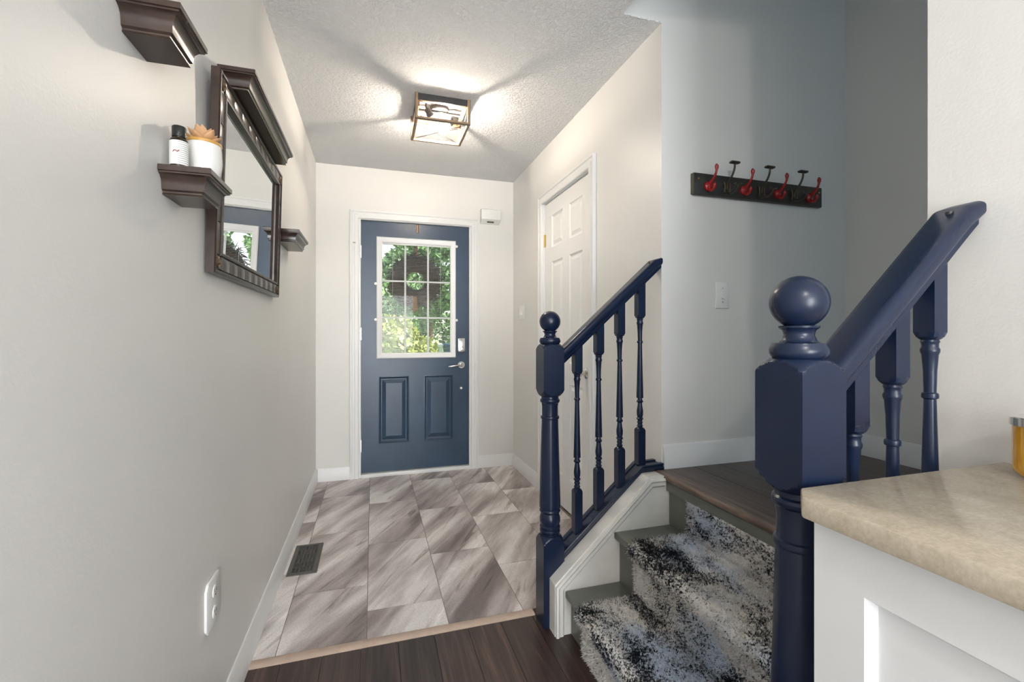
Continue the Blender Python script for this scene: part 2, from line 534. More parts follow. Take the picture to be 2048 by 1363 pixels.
fw = S(MB().box(XL, XW, YK, 1.722, -0.1, -0.003).build('floor_wood', 'gap'), 'dark hardwood floor in front of the tiles')
px0 = -0.430
for k in range(12):
    a0 = px0 + k * 0.130; a1 = a0 + 0.130
    a0, a1 = max(a0, XL + 0.001), min(a1, XW - 0.001)
    if a1 - a0 < 0.02: continue
    ends = [YK, -1.9 + random.uniform(-.5, .5), -0.3 + random.uniform(-.4, .3), 1.721]
    for y0, y1 in zip(ends[:-1], ends[1:]):
        MB().box(a0 + 0.0009, a1 - 0.0009, y0 + 0.0008, y1 - 0.0008, -0.012, random.uniform(-0.0002, 0.0004)).build('plank', 'wood', fw, origin=((a0 + a1) / 2, (y0 + y1) / 2, 0))
MB().prism([(1.722, -0.003), (1.765, -0.003), (1.765, 0.002), (1.758, 0.005), (1.730, 0.005), (1.722, 0.002)], 'x', XL, 0.625).build('trim_3', 'strip')
S(bpy.data.objects['trim_3'], 'beige threshold strip between tile and hardwood')

lf = S(MB().box(1.165, XD, -2.2, YC, ZL - 0.12, ZL - 0.004).build('floor_landing', 'gap'), 'dark hardwood landing floor')
lx = 1.185
while lx < XD - 0.01:
    a1 = min(lx + 0.130, XD - 0.001)
    ends = [-2.19, -0.6 + random.uniform(-.5, .3), 0.75 + random.uniform(-.4, .5), YC - 0.001]
    for y0, y1 in zip(ends[:-1], ends[1:]):
        MB().box(lx + 0.0009, a1 - 0.0009, y0 + 0.0008, y1 - 0.0008, ZL - 0.01, ZL + random.uniform(-0.0002, 0.0003)).build('plank', 'wood', lf, origin=((lx + a1) / 2, (y0 + y1) / 2, ZL))
    lx += 0.130

# ------------------------------------------------------------------ baseboards
BP = [(0, 0), (0.015, 0), (0.015, 0.062), (0.0125, 0.067), (0.0125, 0.076), (0.009, 0.082), (0.009, 0.090), (0.004, 0.100), (0, 0.100)]
def baseboard(name, axis, a0, a1, face, sgn, z=0.0, label=None):
    prof = [(face + sgn * o, z + h) for o, h in BP]
    mb = MB()
    if axis == 'y': mb.prism(prof, 'y', a0, a1)       # runs along y: outline in (x,z)
    else: mb.prism(prof, 'x', a0, a1)                 # runs along x: outline in (y,z)
    return S(mb.build(name, 'trim'), label)
baseboard('baseboard_left', 'y', YK, YB, XL, 1, 0, 'white baseboard under the mirror wall')
baseboard('baseboard_entry_left', 'x', XL + 0.015, -0.168, YB, -1)
baseboard('baseboard_entry_right', 'x', 0.850, XR, YB, -1)
baseboard('baseboard_closet', 'y', 3.110, YB - 0.015, XR, -1)
baseboard('baseboard_closet_near', 'y', 1.78, 2.236, XR, -1)
baseboard('baseboard_landing', 'x', XR + 0.004, XD, YC, -1, ZL)
baseboard('baseboard_upper_hall', 'y', -2.2, YC - 0.015, XD, -1, ZL)

# ------------------------------------------------------------------ doors
CASE = [(0, 0), (0, 0.012), (0.006, 0.017), (0.030, 0.017), (0.034, 0.013), (0.048, 0.013), (0.054, 0.019), (0.064, 0.019), (0.066, 0.015), (0.066, 0)]

def slab_with_holes(fn, w0, w1, h0, h1, holes, t0, t1):
    """slab in (width, height) with rectangular holes; fn(u, n, h) -> world point; t0 room face, t1 outer face"""
    us = sorted({w0, w1, *[a for hl in holes for a in hl[:2]]}); hs = sorted({h0, h1, *[a for hl in holes for a in hl[2:]]})
    hole = lambda a, b_: any(hl[0] - 1e-6 < a < hl[1] - 1e-6 and hl[2] - 1e-6 < b_ < hl[3] - 1e-6 for hl in holes)
    mb = MB()
    ins = lambda i, j: 0 <= i < len(us) - 1 and 0 <= j < len(hs) - 1 and not hole(us[i], hs[j])
    for i in range(len(us) - 1):
        for j in range(len(hs) - 1):
            if not ins(i, j): continue
            a0, a1, b0, b1 = us[i], us[i + 1], hs[j], hs[j + 1]
            for tt in (t0, t1):
                mb.add([fn(a0, tt, b0), fn(a1, tt, b0), fn(a1, tt, b1), fn(a0, tt, b1)], [(0, 1, 2, 3)])
            for (di, dj, e) in ((-1, 0, (a0, b0, a0, b1)), (1, 0, (a1, b0, a1, b1)), (0, -1, (a0, b0, a1, b0)), (0, 1, (a0, b1, a1, b1))):
                if not ins(i + di, j + dj):
                    mb.add([fn(e[0], t0, e[1]), fn(e[2], t0, e[3]), fn(e[2], t1, e[3]), fn(e[0], t1, e[1])], [(0, 1, 2, 3)])
    return mb

def raised_panel(fn, a0, a1, b0, b1, t0, deep=0.007, lip=0.010, field=0.034):
    def rect(i, n):
        return [fn(a0 + i, n, b0 + i), fn(a1 - i, n, b0 + i), fn(a1 - i, n, b1 - i), fn(a0 + i, n, b1 - i)]
    s = 1 if deep > 0 else -1
    rings = [rect(0, t0), rect(0.004, t0 + deep * .45), rect(lip, t0 + deep), rect(lip + 0.006, t0 + deep), rect(field, t0 + deep * .12), rect(field + 0.002, t0 + deep * .05)]
    mb = MB().loft(rings, cap=False)
    r = rect(field + 0.002, t0 + deep * .05); mb.add(r, [(0, 1, 2, 3)])
    back = rect(0, t0 + deep * 3); mb.add(back, [(0, 1, 2, 3)])
    return mb

# --- front door
fd = S(empty('door_1', (0.345, YB + 0.02, 0)), 'slate blue front door with a blind-filled window')
fy = lambda u, n, h: (u, n, h)
DT0, DT1 = YB + 0.018, YB + 0.062
slabo = slab_with_holes(fy, -0.087, 0.776, 0.034, 2.026, [(0.062, 0.633, 0.968, 1.870), (0.053, 0.278, 0.262, 0.785), (0.410, 0.636, 0.262, 0.785)], DT0, DT1)
slabo.build('slab', 'doorblue', fd, weld=True, smooth=False)
for a0, a1 in ((0.053, 0.278), (0.410, 0.636)):
    raised_panel(fy, a0, a1, 0.262, 0.785, DT0, 0.010, 0.014, 0.048).build('panel', 'doorblue', fd, smooth=False, weld=True)
    MB().sweep([(a0, 0.262), (a1, 0.262), (a1, 0.785), (a0, 0.785)], [(0, 0), (-0.004, 0), (-0.006, 0.003), (-0.001, 0.004), (0.003, 0)], 'y', DT0, -1, True).build('panel_molding', 'doorblue', fd)
LITE = [(0, 0), (0, 0.012), (0.006, 0.018), (0.016, 0.016), (0.034, 0.012), (0.044, 0.006), (0.044, -0.02), (0.032, -0.02), (0.032, 0)]
wf = MB().sweep([(0.030, 0.934), (0.665, 0.934), (0.665, 1.905), (0.030, 1.905)], LITE, 'y', DT0, -1, True).build('window_frame', 'trim', fd)
for x, z in ((0.024, 1.245), (0.024, 1.53), (0.671, 1.245), (0.671, 1.86)):
    MB().lathe([(-0.004, 0.011), (0.010, 0.011), (0.012, 0.008)], 12, (x, DT0 - 0.012, z), 'y').build('clip', 'plastic', wf)
MB().box(0.064, 0.631, DT0 + 0.036, DT0 + 0.040, 0.970, 1.868).build('pane', 'glass', fd)
for x in (0.2555, 0.4395):
    MB().box(x - 0.0075, x + 0.0075, DT0 + 0.024, DT0 + 0.033, 0.972, 1.866).build('muntin', 'trim', fd, bevel=0.002)
for z, r in ((1.559, 0.0075), (1.263, 0.0075)):
    MB().box(0.066, 0.629, DT0 + 0.025, DT0 + 0.032, z - r, z + r).build('muntin', 'trim', fd, bevel=0.002)
bl = MB()
zz = 0.985
tilt = math.radians(6)
while zz < 1.855:
    dy = 0.0046 * math.cos(tilt); dz = 0.0046 * math.sin(tilt); yc = DT0 + 0.012
    bl.add([(0.078, yc - dy, zz - dz), (0.617, yc - dy, zz - dz), (0.617, yc, zz + 0.0011), (0.078, yc, zz + 0.0011), (0.617, yc + dy, zz + dz), (0.078, yc + dy, zz + dz)], [(0, 1, 2, 3), (3, 2, 4, 5)])
    zz += 0.0118
tag(bl.build('blind_slats', 'plastic', fd), 'thin white slats of the window blind', kind='stuff')
MB().box(0.076, 0.619, DT0 + 0.004, DT0 + 0.020, 1.850, 1.868).build('blind_rail', 'plastic', fd, bevel=0.002)
for x in (0.155, 0.54):
    MB().tube([(x, DT0 + 0.004, 0.98), (x, DT0 + 0.004, 1.86)], 0.0008, 6).build('blind_cord', 'plastic', fd)
# hinges, lever, lock
for z in (0.245, 1.13, 1.78):
    hg = MB().lathe([(-0.048, 0.0055), (0.048, 0.0055)], 12, (-0.096, DT0 - 0.006, z)).build('hinge', 'chrome', fd)
    MB().box(-0.094, -0.084, DT0 - 0.002, DT0, z - 0.048, z + 0.048).build('hinge_leaf', 'chrome', hg)
MB().tube([(-0.094, DT0 - 0.008, 1.842), (-0.115, DT0 - 0.026, 1.842), (-0.145, DT0 - 0.040, 1.842)], [0.005, 0.004, 0.006], 8).build('hinge_stop', 'chrome', fd)
lk = MB().lathe([(0.0, 0.033), (-0.006, 0.033), (-0.012, 0.029), (-0.012, 0.011), (-0.045, 0.011), (-0.050, 0.008)], 28, (0.712, DT0, 0.872), 'y').build('lever_handle', 'chrome', fd)
MB().tube([(0.712, DT0 - 0.046, 0.872), (0.690, DT0 - 0.050, 0.871), (0.655, DT0 - 0.050, 0.868), (0.612, DT0 - 0.050, 0.862), (0.600, DT0 - 0.044, 0.861)], [0.0085, 0.0085, 0.007, 0.0065, 0.006], 10).build('lever', 'chrome', lk)
db = MB().prism([(0.681, 0.990), (0.686, 0.983), (0.712, 0.977), (0.738, 0.983), (0.743, 0.990), (0.743, 1.090), (0.738, 1.096), (0.686, 1.096), (0.681, 1.090)], 'y', DT0 - 0.022, DT0).build('deadbolt_cover', 'chrome', fd, bevel=0.004)
MB().lathe([(0, 0.014), (-0.008, 0.013)], 18, (0.714, DT0 - 0.022, 1.004), 'y').build('thumb_turn_base', 'chrome', db)
MB().box(0.710, 0.718, DT0 - 0.046, DT0 - 0.028, 0.992, 1.016).build('thumb_turn', 'chrome', db, bevel=0.003)
MB().lathe([(0, 0.011), (-0.006, 0.010), (-0.010, 0.005)], 16, (0.712, DT0, 0.676), 'y').build('bolt_button', 'plastic', fd)
# casing, jamb and sill
tr1 = S(MB().sweep([(-0.102, 0.0), (-0.102, 2.034), (0.790, 2.034), (0.790, 0.0)], CASE, 'y', YB, -1).build('trim_1', 'trim'), 'white casing around the front door')
MB().prism([(-0.105, 0), (-0.089, 0), (-0.089, 2.029), (0.778, 2.029), (0.778, 0), (0.793, 0), (0.793, 2.036), (-0.105, 2.036)], 'y', YB - 0.001, YB + 0.15).build('jamb', 'trim', tr1)
MB().box(-0.089, 0.778, YB - 0.012, YB + 0.16, -0.001, 0.026).build('sill', 'trim', tr1, bevel=0.004)
# wreath hanger over the door
MB().box(0.342, 0.362, DT0 - 0.004, DT0 - 0.001, 1.955, 2.028).build('wreath_hanger', 'bronze', None, bevel=0.0012)
tag(bpy.data.objects['wreath_hanger'], 'small bronze strap hook over the top of the front door', 'hook')

# --- closet door
cd = S(empty('door_2', (XR + 0.02, 2.67, 0)), 'white six-panel closet door')
fx = lambda u, n, h: (n, u, h)
CT0, CT1 = XR + 0.012, XR + 0.047
rows = ((0.215, 0.815), (0.945, 1.625), (1.725, 1.945)); cols = ((2.432, 2.618), (2.722, 2.910))
hl = [(c0, c1, r0, r1) for c0, c1 in cols for r0, r1 in rows]
slab_with_holes(fx, C0 + 0.016, C1 - 0.016, 0.012, 2.045, hl, CT0, CT1).build('slab', 'doorwhite', cd, weld=True, smooth=False)
for c0, c1, r0, r1 in hl:
    raised_panel(fx, c0, c1, r0, r1, CT0, 0.008, 0.012, 0.036).build('panel', 'doorwhite', cd, smooth=False, weld=True)
for z in (0.25, 1.05, 1.79):
    hg = MB().lathe([(-0.045, 0.0065), (0.045, 0.0065)], 12, (CT0 - 0.005, C1 - 0.012, z)).build('hinge', 'brass', cd)
    MB().box(CT0 - 0.002, CT0, C1 - 0.030, C1 - 0.013, z - 0.042, z + 0.042).build('hinge_leaf', 'brass', hg)
kn = MB().lathe([(0, 0.032), (-0.006, 0.032), (-0.012, 0.014), (-0.030, 0.012), (-0.036, 0.022), (-0.048, 0.027), (-0.060, 0.024), (-0.066, 0.012)], 28, (CT0, 2.378, 0.905), 'x').build('knob', 'chrome', cd)
MB().box(CT0 - 0.001, CT0 + 0.02, C0 + 0.0125, C0 + 0.0155, 0.875, 0.935).build('latch_plate', 'bronze', cd)
tr2 = S(MB().sweep([(3.041, 0.0), (3.041, 2.052), (2.304, 2.052), (2.304, 0.0)], [(-a, o) for a, o in CASE], 'x', XR, -1).build('trim_2', 'trim'), 'white casing around the closet door')
MB().prism([(C0, 0), (C0 + 0.013, 0), (C0 + 0.013, 2.0475), (C1 - 0.013, 2.0475), (C1 - 0.013, 0), (C1, 0), (C1, CH), (C0, CH)], 'x', XR - 0.001, XR + 0.12).build('jamb', 'trim', tr2)

# ------------------------------------------------------------------ staircase
SY0, SY1 = 0.650, 1.575         # clear width of the steps
Z1, Z2 = 0.167, 0.361
NX1, NX2, NX3 = 0.690, 0.896, 1.122   # nosing fronts
st = thing('staircase', 'grey painted three-step staircase rising to the hardwood landing', 'stairs', (0.9, 1.1, 0))
for nx, nx2, z in ((NX1, NX2, Z1), (NX2, NX3, Z2)):
    MB().box(nx, nx2 + 0.04, SY0, SY1, z - 0.026, z).build('tread', 'stair', st, bevel=0.006)
for nx, z0, z1 in ((NX1, 0.0, Z1 - 0.026), (NX2, Z1, Z2 - 0.026), (NX3, Z2, ZL - 0.065)):
    MB().box(nx + 0.026, nx + 0.040, SY0, SY1, z0, z1).build('riser', 'stair', st)
MB().box(NX3 + 0.012, NX3 + 0.045, SY0, SY1 + 0.05, ZL - 0.065, ZL - 0.028).build('fascia', 'stair', st, bevel=0.002)
r = 0.0135
nose = [(NX3 + 0.062, ZL - 0.027), (NX3 + 0.062, ZL), (NX3 + 0.02, ZL + 0.0015)] + [(NX3 + r - r * math.sin(a), ZL - r + r * math.cos(a)) for a in [PI * k / 8 for k in range(9)]]
MB().prism(nose, 'y', SY0, YC - 0.015).build('nosing', 'nosing', st, origin=(NX3, 1.15, ZL))
# skirt boards along both sides
SLP = 0.900
def skirt_poly(x0, x1, z_at, knee):
    return [(x0, 0), (x1, 0), (x1, knee), (x0 + (knee - z_at) / SLP, knee), (x0, z_at)]
sk = MB().prism(skirt_poly(0.650, XR, 0.192, 0.557), 'y', SY1, 1.700).build('skirt_board', 'skirt', st, smooth=False)
MB().sweep([(0.652, 0.0), (0.652, 0.186), (0.652 + (0.550 - 0.186) / SLP, 0.550), (XR - 0.04, 0.550)], [(0, 0), (0, 0.012), (-0.008, 0.014), (-0.016, 0.008), (-0.028, 0.008), (-0.034, 0.003), (-0.036, 0)], 'y', SY1, -1).build('skirt_molding', 'skirt', sk)
MB().prism(skirt_poly(0.620, XW, 0.19, 0.557), 'y', 0.519, SY0).build('skirt_board', 'skirt', st, smooth=False)

# carpet runner
CY0, CY1 = 0.77, 1.452
def arc(cx, cz, rr, a0, a1, n=7):
    return [(cx + rr * math.cos(a0 + (a1 - a0) * k / n), cz + rr * math.sin(a0 + (a1 - a0) * k / n)) for k in range(n + 1)]
CT = 0.013
path = [(NX1 + 0.026, 0.0), (NX1 + 0.026, Z1 - 0.036)]
path += arc(NX1 + 0.013, Z1 - 0.013, 0.016, PI * 1.35, PI * 0.5)
path += [(NX2 + 0.018, Z1), (NX2 + 0.026, Z1 + 0.010), (NX2 + 0.026, Z2 - 0.036)]
path += arc(NX2 + 0.013, Z2 - 0.013, 0.016, PI * 1.35, PI * 0.5)
path += [(NX3 + 0.018, Z2), (NX3 + 0.026, Z2 + 0.010), (NX3 + 0.026, ZL - 0.064)]
P = np.array(path)
seg = np.hypot(*np.diff(P, axis=0).T); cum = np.concatenate([[0], np.cumsum(seg)])
ns = 150
s = np.linspace(0, cum[-1], ns)
Q = np.stack([np.interp(s, cum, P[:, 0]), np.interp(s, cum, P[:, 1])], 1)
T = np.gradient(Q, axis=0); T /= np.linalg.norm(T, axis=1)[:, None]
for _ in range(3):
    T[1:-1] = (T[:-2] + T[1:-1] * 2 + T[2:]) / 4
T /= np.linalg.norm(T, axis=1)[:, None]
NRM = np.stack([-T[:, 1], T[:, 0]], 1)
ny = 40
yy = np.linspace(CY0, CY1, ny)
rn = tag(empty('stair_runner', (0.9, 1.1, 0)), 'shaggy abstract grey, cream and blue carpet runner on the stairs', 'carpet')
mb = MB()
OUT = Q + NRM * CT
rings = []
wob = 0.0015
for i in range(ns):
    ring = [(Q[i, 0], CY0, Q[i, 1])]
    for j in range(ny):
        k = 1.0 - 0.75 * (j in (0, ny - 1))
        a = wob * math.sin(i * 0.7 + j * 1.3) * math.sin(j * 0.9 - i * 0.31)
        p = Q[i] + NRM[i] * (CT * k + a)
        ring.append((p[0], yy[j], p[1]))
    ring.append((Q[i, 0], CY1, Q[i, 1]))
    rings.append(ring)
mb.loft(rings, cap=True)
mb.build('backing', 'carpet', rn, angle=80)
NT = 90000
si = RNG.uniform(0, ns - 1.001, NT); i0 = si.astype(int); fr = (si - i0)[:, None]
q = Q[i0] * (1 - fr) + Q[i0 + 1] * fr; nr = NRM[i0] * (1 - fr) + NRM[i0 + 1] * fr
yv = RNG.uniform(CY0, CY1, NT)
bx_ = q + nr * (CT - 0.002)
edge = np.minimum(yv - CY0, CY1 - yv) < 0.006
base = np.stack([bx_[:, 0], yv, bx_[:, 1]], 1)
nor = np.stack([nr[:, 0], np.zeros(NT), nr[:, 1]], 1)
lean = RNG.normal(0, 0.55, (NT, 3))
ht = RNG.uniform(0.006, 0.011, NT)
tip = base + (nor + lean * 0.7) * ht[:, None]
tg = RNG.normal(0, 1, (NT, 3)); tg -= nor * (tg * nor).sum(1)[:, None]; tg /= np.linalg.norm(tg, axis=1)[:, None]
wd = RNG.uniform(0.0012, 0.0020, NT)[:, None]
V = np.stack([base - tg * wd, base + tg * wd, tip], 1).reshape(-1, 3)
org = np.array([0.9, 1.1, 0.0])
me = bpy.data.meshes.new('pile')
me.from_pydata((V).tolist(), [], np.arange(NT * 3).reshape(-1, 3).tolist())
me.materials.append(M['carpet'])
pile = bpy.data.objects.new('pile', me); COL.objects.link(pile); put(pile, rn)
tag(pile, 'tufted carpet pile', kind='stuff')

# ------------------------------------------------------------------ railings
NW = 0.043
def shoulder(z0, z1, n=8):
    """from the full square at z0 to the turned neck at z1"""
    return [(z0 + (z1 - z0) * q, NW * (0.92 + 0.50 * (1 - q ** 1.35)), NW) for q in [k / n for k in range(n + 1)]]
def newel_profile():
    k = NW * 1.5
    p = [(0.0, k, NW), (0.312, k, NW)] + shoulder(0.314, 0.344) + [(0.345, 0.036, None)]
    p += [(0.350, 0.036, None), (0.355, 0.040, None), (0.361, 0.040, None), (0.365, 0.037, None), (0.370, 0.040, None), (0.377, 0.040, None), (0.381, 0.036, None)]
    p += [(0.395, 0.0405, None), (0.410, 0.0405, None), (0.424, 0.036, None), (0.428, 0.0335, None), (0.431, 0.039, None), (0.437, 0.0415, None), (0.443, 0.039, None), (0.446, 0.036, None), (0.449, 0.036, None), (0.4505, 0.0415, None)]
    p += [(0.470, 0.0415, None), (0.795, 0.0325, None), (0.797, 0.0355, None), (0.802, 0.0365, None), (0.807, 0.0355, None), (0.809, 0.0315, None)]
    p += [(0.845, 0.0315, None), (0.858, 0.0335, None), (0.862, 0.0375, None), (0.868, 0.039, None), (0.873, 0.0375, None), (0.876, 0.034, None), (0.884, 0.034, None)]
    p += [(0.885, NW * 0.85, NW)] + shoulder(0.912, 0.886)[::-1] + [(0.914, k, NW), (1.066, k, NW)] + shoulder(1.068, 1.090) + [(1.091, NW * 0.85, NW)]
    return p
def finial_profile():
    p = [(1.089, 0.034), (1.092, 0.038), (1.098, 0.0415), (1.105, 0.0415), (1.111, 0.0385), (1.114, 0.0375), (1.1145, 0.029), (1.119, 0.024), (1.127, 0.021), (1.134, 0.023), (1.138, 0.028), (1.141, 0.0285)]
    R, c = 0.0415, 1.178
    for k in range(17):
        a = -PI * 0.335 + (PI * 0.5 + PI * 0.335) * k / 16
        p.append((c + R * math.sin(a), max(0.0006, R * math.cos(a))))
    return p
def baluster_profile(z_turn0, z_bot, z_top):
    """z_turn0: top of the lower square block"""
    s = 0.0165; L = 0.459; z0 = z_turn0; z1 = z0 + L
    f = lambda q: z1 - q * L      # q measured from the upper block downwards
    p = [(z_bot, s * 1.5, s), (z0 - 0.010, s * 1.5, s), (z0 - 0.003, s * 1.15, s), (z0, s * 0.9, s)]
    p += [(f(q), r_, None) for q, r_ in ((0.992, 0.0095), (0.982, 0.0135), (0.972, 0.0100), (0.962, 0.0098), (0.952, 0.0125), (0.943, 0.0098), (0.930, 0.0100), (0.922, 0.0138), (0.912, 0.0138), (0.905, 0.0105),
          (0.880, 0.0130), (0.850, 0.0136), (0.810, 0.0108), (0.775, 0.0088), (0.768, 0.0125), (0.757, 0.0138), (0.747, 0.0105), (0.732, 0.0088), (0.728, 0.0140), (0.712, 0.0142),
          (0.230, 0.0088), (0.226, 0.0118), (0.217, 0.0122), (0.208, 0.0115), (0.204, 0.0088), (0.120, 0.0098), (0.060, 0.0118), (0.050, 0.0135), (0.040, 0.0138), (0.030, 0.0118), (0.018, 0.0120), (0.010, 0.0136), (0.003, 0.0125))]
    p += [(z1, s * 0.9, s), (z1 + 0.004, s * 1.15, s), (z1 + 0.012, s * 1.5, s), (z_top, s * 1.5, s)]
    return p

RAIL = [(-0.020, -0.064), (0.020, -0.064), (0.0225, -0.060), (0.0225, -0.046)] + [(0.0225 + 0.0105 * math.sin(q * PI / 2), -0.046 + 0.016 * q) for q in (.33, .66, 1)] + [(0.033, -0.022)] + [(0.017 + 0.016 * math.cos(q * PI / 12), -0.0165 + 0.0165 * math.sin(q * PI / 12)) for q in range(7)]
RAIL = RAIL + [(-a, b_) for a, b_ in reversed(RAIL)][:-2] + [(-0.0225, -0.060)]
RAIL = [p for k, p in enumerate(RAIL) if p not in RAIL[:k]]
SHOE = [(-0.036, -0.030), (-0.042, -0.018), (-0.036, -0.010), (-0.040, -0.004), (-0.038, 0.0), (-0.019, 0.0), (-0.019, -0.006), (0.019, -0.006), (0.019, 0.0), (0.038, 0.0), (0.040, -0.004), (0.036, -0.010), (0.042, -0.018), (0.036, -0.030)]

def railing(label, nx, ny_, xend, zr0, slope, bal, shoe_pts):
    rl = thing('stair_railing', label, 'railing', (nx, ny_, 0))
    nw = MB().turned([(z, r_, s_) for z, r_, s_ in newel_profile()], 64, (nx, ny_)).build('newel_post', 'blue', rl, angle=30, square=True)
    MB().lathe(finial_profile(), 40, (nx, ny_, 0)).build('ball_finial', 'blue', nw, angle=40)
    x0 = nx + NW - 0.003
    zt = lambda x: zr0 + slope * (x - x0)
    rings = []
    for x, cut in ((x0, 0.0), (xend - 0.035, 0.0), (xend - 0.001, 0.020)):
        rings.append([(x, ny_ + a, zt(x) + b_ - cut * min(1, max(0, (b_ + 0.064) / 0.064))) for a, b_ in RAIL])
    hr = MB().loft(rings).build('handrail', 'blue', rl, angle=40)
    MB().lathe([(-0.006, 0.006), (0.0008, 0.006)], 14, (xend - 0.045, ny_ - 0.004, zt(xend - 0.045))).build('screw_plug', 'black', hr)
    rings = [[(x, ny_ + a, z + b_) for a, b_ in SHOE] for x, z in shoe_pts]
    MB().loft(rings).build('shoe_rail', 'blue', rl, angle=28)
    for k, (x, zb, zt0) in enumerate(bal):
        MB().turned(baluster_profile(zt0, zb, zt(x) - 0.050), 32, (x, ny_)).build('baluster', 'blue', rl, angle=30, square=True)
    return rl

FX, FY = 0.669, 1.672
fb = []
for k in range(4):
    x = 0.786 + 0.0963 * k
    fb.append((x, 0.334 + 0.862 * (x - 0.785), 0.508 + 0.787 * (x - 0.785)))
sh = [(FX + NW - 0.003, 0.344 + 0.862 * (FX + NW - 0.003 - 0.785)), (1.067, 0.344 + 0.862 * (1.067 - 0.785)), (XR - 0.001, 0.589)]
railing('navy stair railing with four balusters ending at the closet wall', FX, FY, XR, 1.066, 0.890, fb, sh)
NX, NYR = 0.641, 0.552
nb = []
for k in range(3):
    x = 0.755 + 0.0930 * k
    nb.append((x, 0.334 + 0.862 * (x - 0.755), 0.508 + 0.82 * (x - 0.755)))
sh = [(NX + NW - 0.003, 0.344 + 0.862 * (NX + NW - 0.003 - 0.755)), (XW - 0.001, 0.344 + 0.862 * (XW - 0.755))]
railing('navy stair railing with three balusters behind the counter', NX, NYR, XW, 1.072, 0.900, nb, sh)

# ------------------------------------------------------------------ counter
ct = MB().prism([(0.547, -0.75), (XW - 0.001, -0.75), (XW - 0.001, 0.497), (0.580, 0.497), (0.547, 0.467)], 'z', 0.883, 0.911).build('countertop', 'quartz', None, bevel=0.0035)
tag(ct, 'beige quartz worktop with a clipped corner beside the newel', 'countertop')
cb = thing('counter_cabinet', 'white shaker cabinet under the beige quartz worktop', 'cabinet', (0.8, 0.0, 0))
MB().box(0.595, XW - 0.002, -0.73, 0.470, 0.0, 0.882).build('body', 'cab', cb)
fs = lambda u, n, h: (n, u, h)
slab_with_holes(fs, -0.73, 0.472, 0.0, 0.882, [(-0.665, 0.406, 0.10, 0.806)], 0.575, 0.595).build('end_panel_frame', 'cab', cb, weld=True, smooth=False)
MB().sweep([(-0.665, 0.10), (0.406, 0.10), (0.406, 0.806), (-0.665, 0.806)], [(0, 0), (0.007, 0.009), (0.007, 0.0125), (0, 0.0125)], 'x', 0.577, 1, True).build('panel_bead', 'cab', cb)
MB().box(0.589, 0.596, -0.664, 0.405, 0.101, 0.805).build('panel', 'cab', cb)

# candle jar
jx, jy, jz = 0.966, 0.413, 0.9112
jr = thing('candle_jar', 'amber glass candle jar with a silver lid on the worktop', 'candle', (jx, jy, jz))
jb = MB().lathe([(0.0, 0.026), (0.002, 0.033), (0.008, 0.038), (0.014, 0.0395), (0.078, 0.0395), (0.080, 0.037)], 40, (jx, jy, jz)).build('jar', 'amber', jr)
MB().lathe([(0.0785, 0.041), (0.0785, 0.0425), (0.090, 0.0425), (0.0915, 0.041), (0.0915, 0.001)], 40, (jx, jy, jz)).build('lid', 'chrome', jr)
def patch(a0, a1, z0, z1, R):
    n = 4; vs = []; fs_ = []
    for k in range(n + 1):
        a = a0 + (a1 - a0) * k / n
        for z in (z0, z1): vs.append((jx + R * math.cos(a), jy + R * math.sin(a), jz + z))
    for k in range(n): fs_.append((2 * k, 2 * k + 2, 2 * k + 3, 2 * k + 1))
    return MB().add(vs, fs_)
for a, z0, z1, dw in ((3.22, 0.026, 0.036, .05), (3.22, 0.038, 0.048, .05), (3.22, 0.050, 0.058, .05), (3.46, 0.022, 0.030, .07), (3.46, 0.052, 0.058, .07), (3.70, 0.026, 0.050, .05), (3.95, 0.030, 0.054, .05), (2.98, 0.066, 0.070, .05)):
    patch(a - dw, a + dw, z0, z1, 0.0397).build('print_mark', 'amberink', jb)

# ------------------------------------------------------------------ left wall: shelves and mirror
def ledge(label, y0, y1, ztop, depth=0.095):
    H = 0.056
    prof = [(0.0, 0.022), (0.004, 0.024), (0.007, 0.0235), (0.010, 0.019), (0.018, 0.0185), (0.028, 0.0165), (0.036, 0.011), (0.039, 0.006), (0.040, 0.003), (0.043, 0.003), (0.044, 0.0), (0.054, 0.0), (0.056, 0.002)]
    rings = []
    for h, i in prof:
        z = ztop - H + h
        rings.append([(XL + 0.0005, y0 + i, z), (XL + depth - i, y0 + i, z), (XL + depth - i, y1 - i, z), (XL + 0.0005, y1 - i, z)])
    o = MB().loft(rings).build('ledge_shelf', 'brown', None, angle=32)
    return tag(o, label, 'shelf', 'espresso ledge shelves around the mirror')
ledge('short dark ledge shelf high on the wall, nearest the top edge', 0.925, 1.061, 1.706)
ledge('long dark ledge shelf mounted above the mirror', 1.452, 2.096, 1.882)
ledge('short dark ledge shelf holding the potted succulent and bottle', 1.083, 1.229, 1.472)
ledge('small empty dark ledge shelf beyond the mirror toward the door', 2.27, 2.575, 1.607)

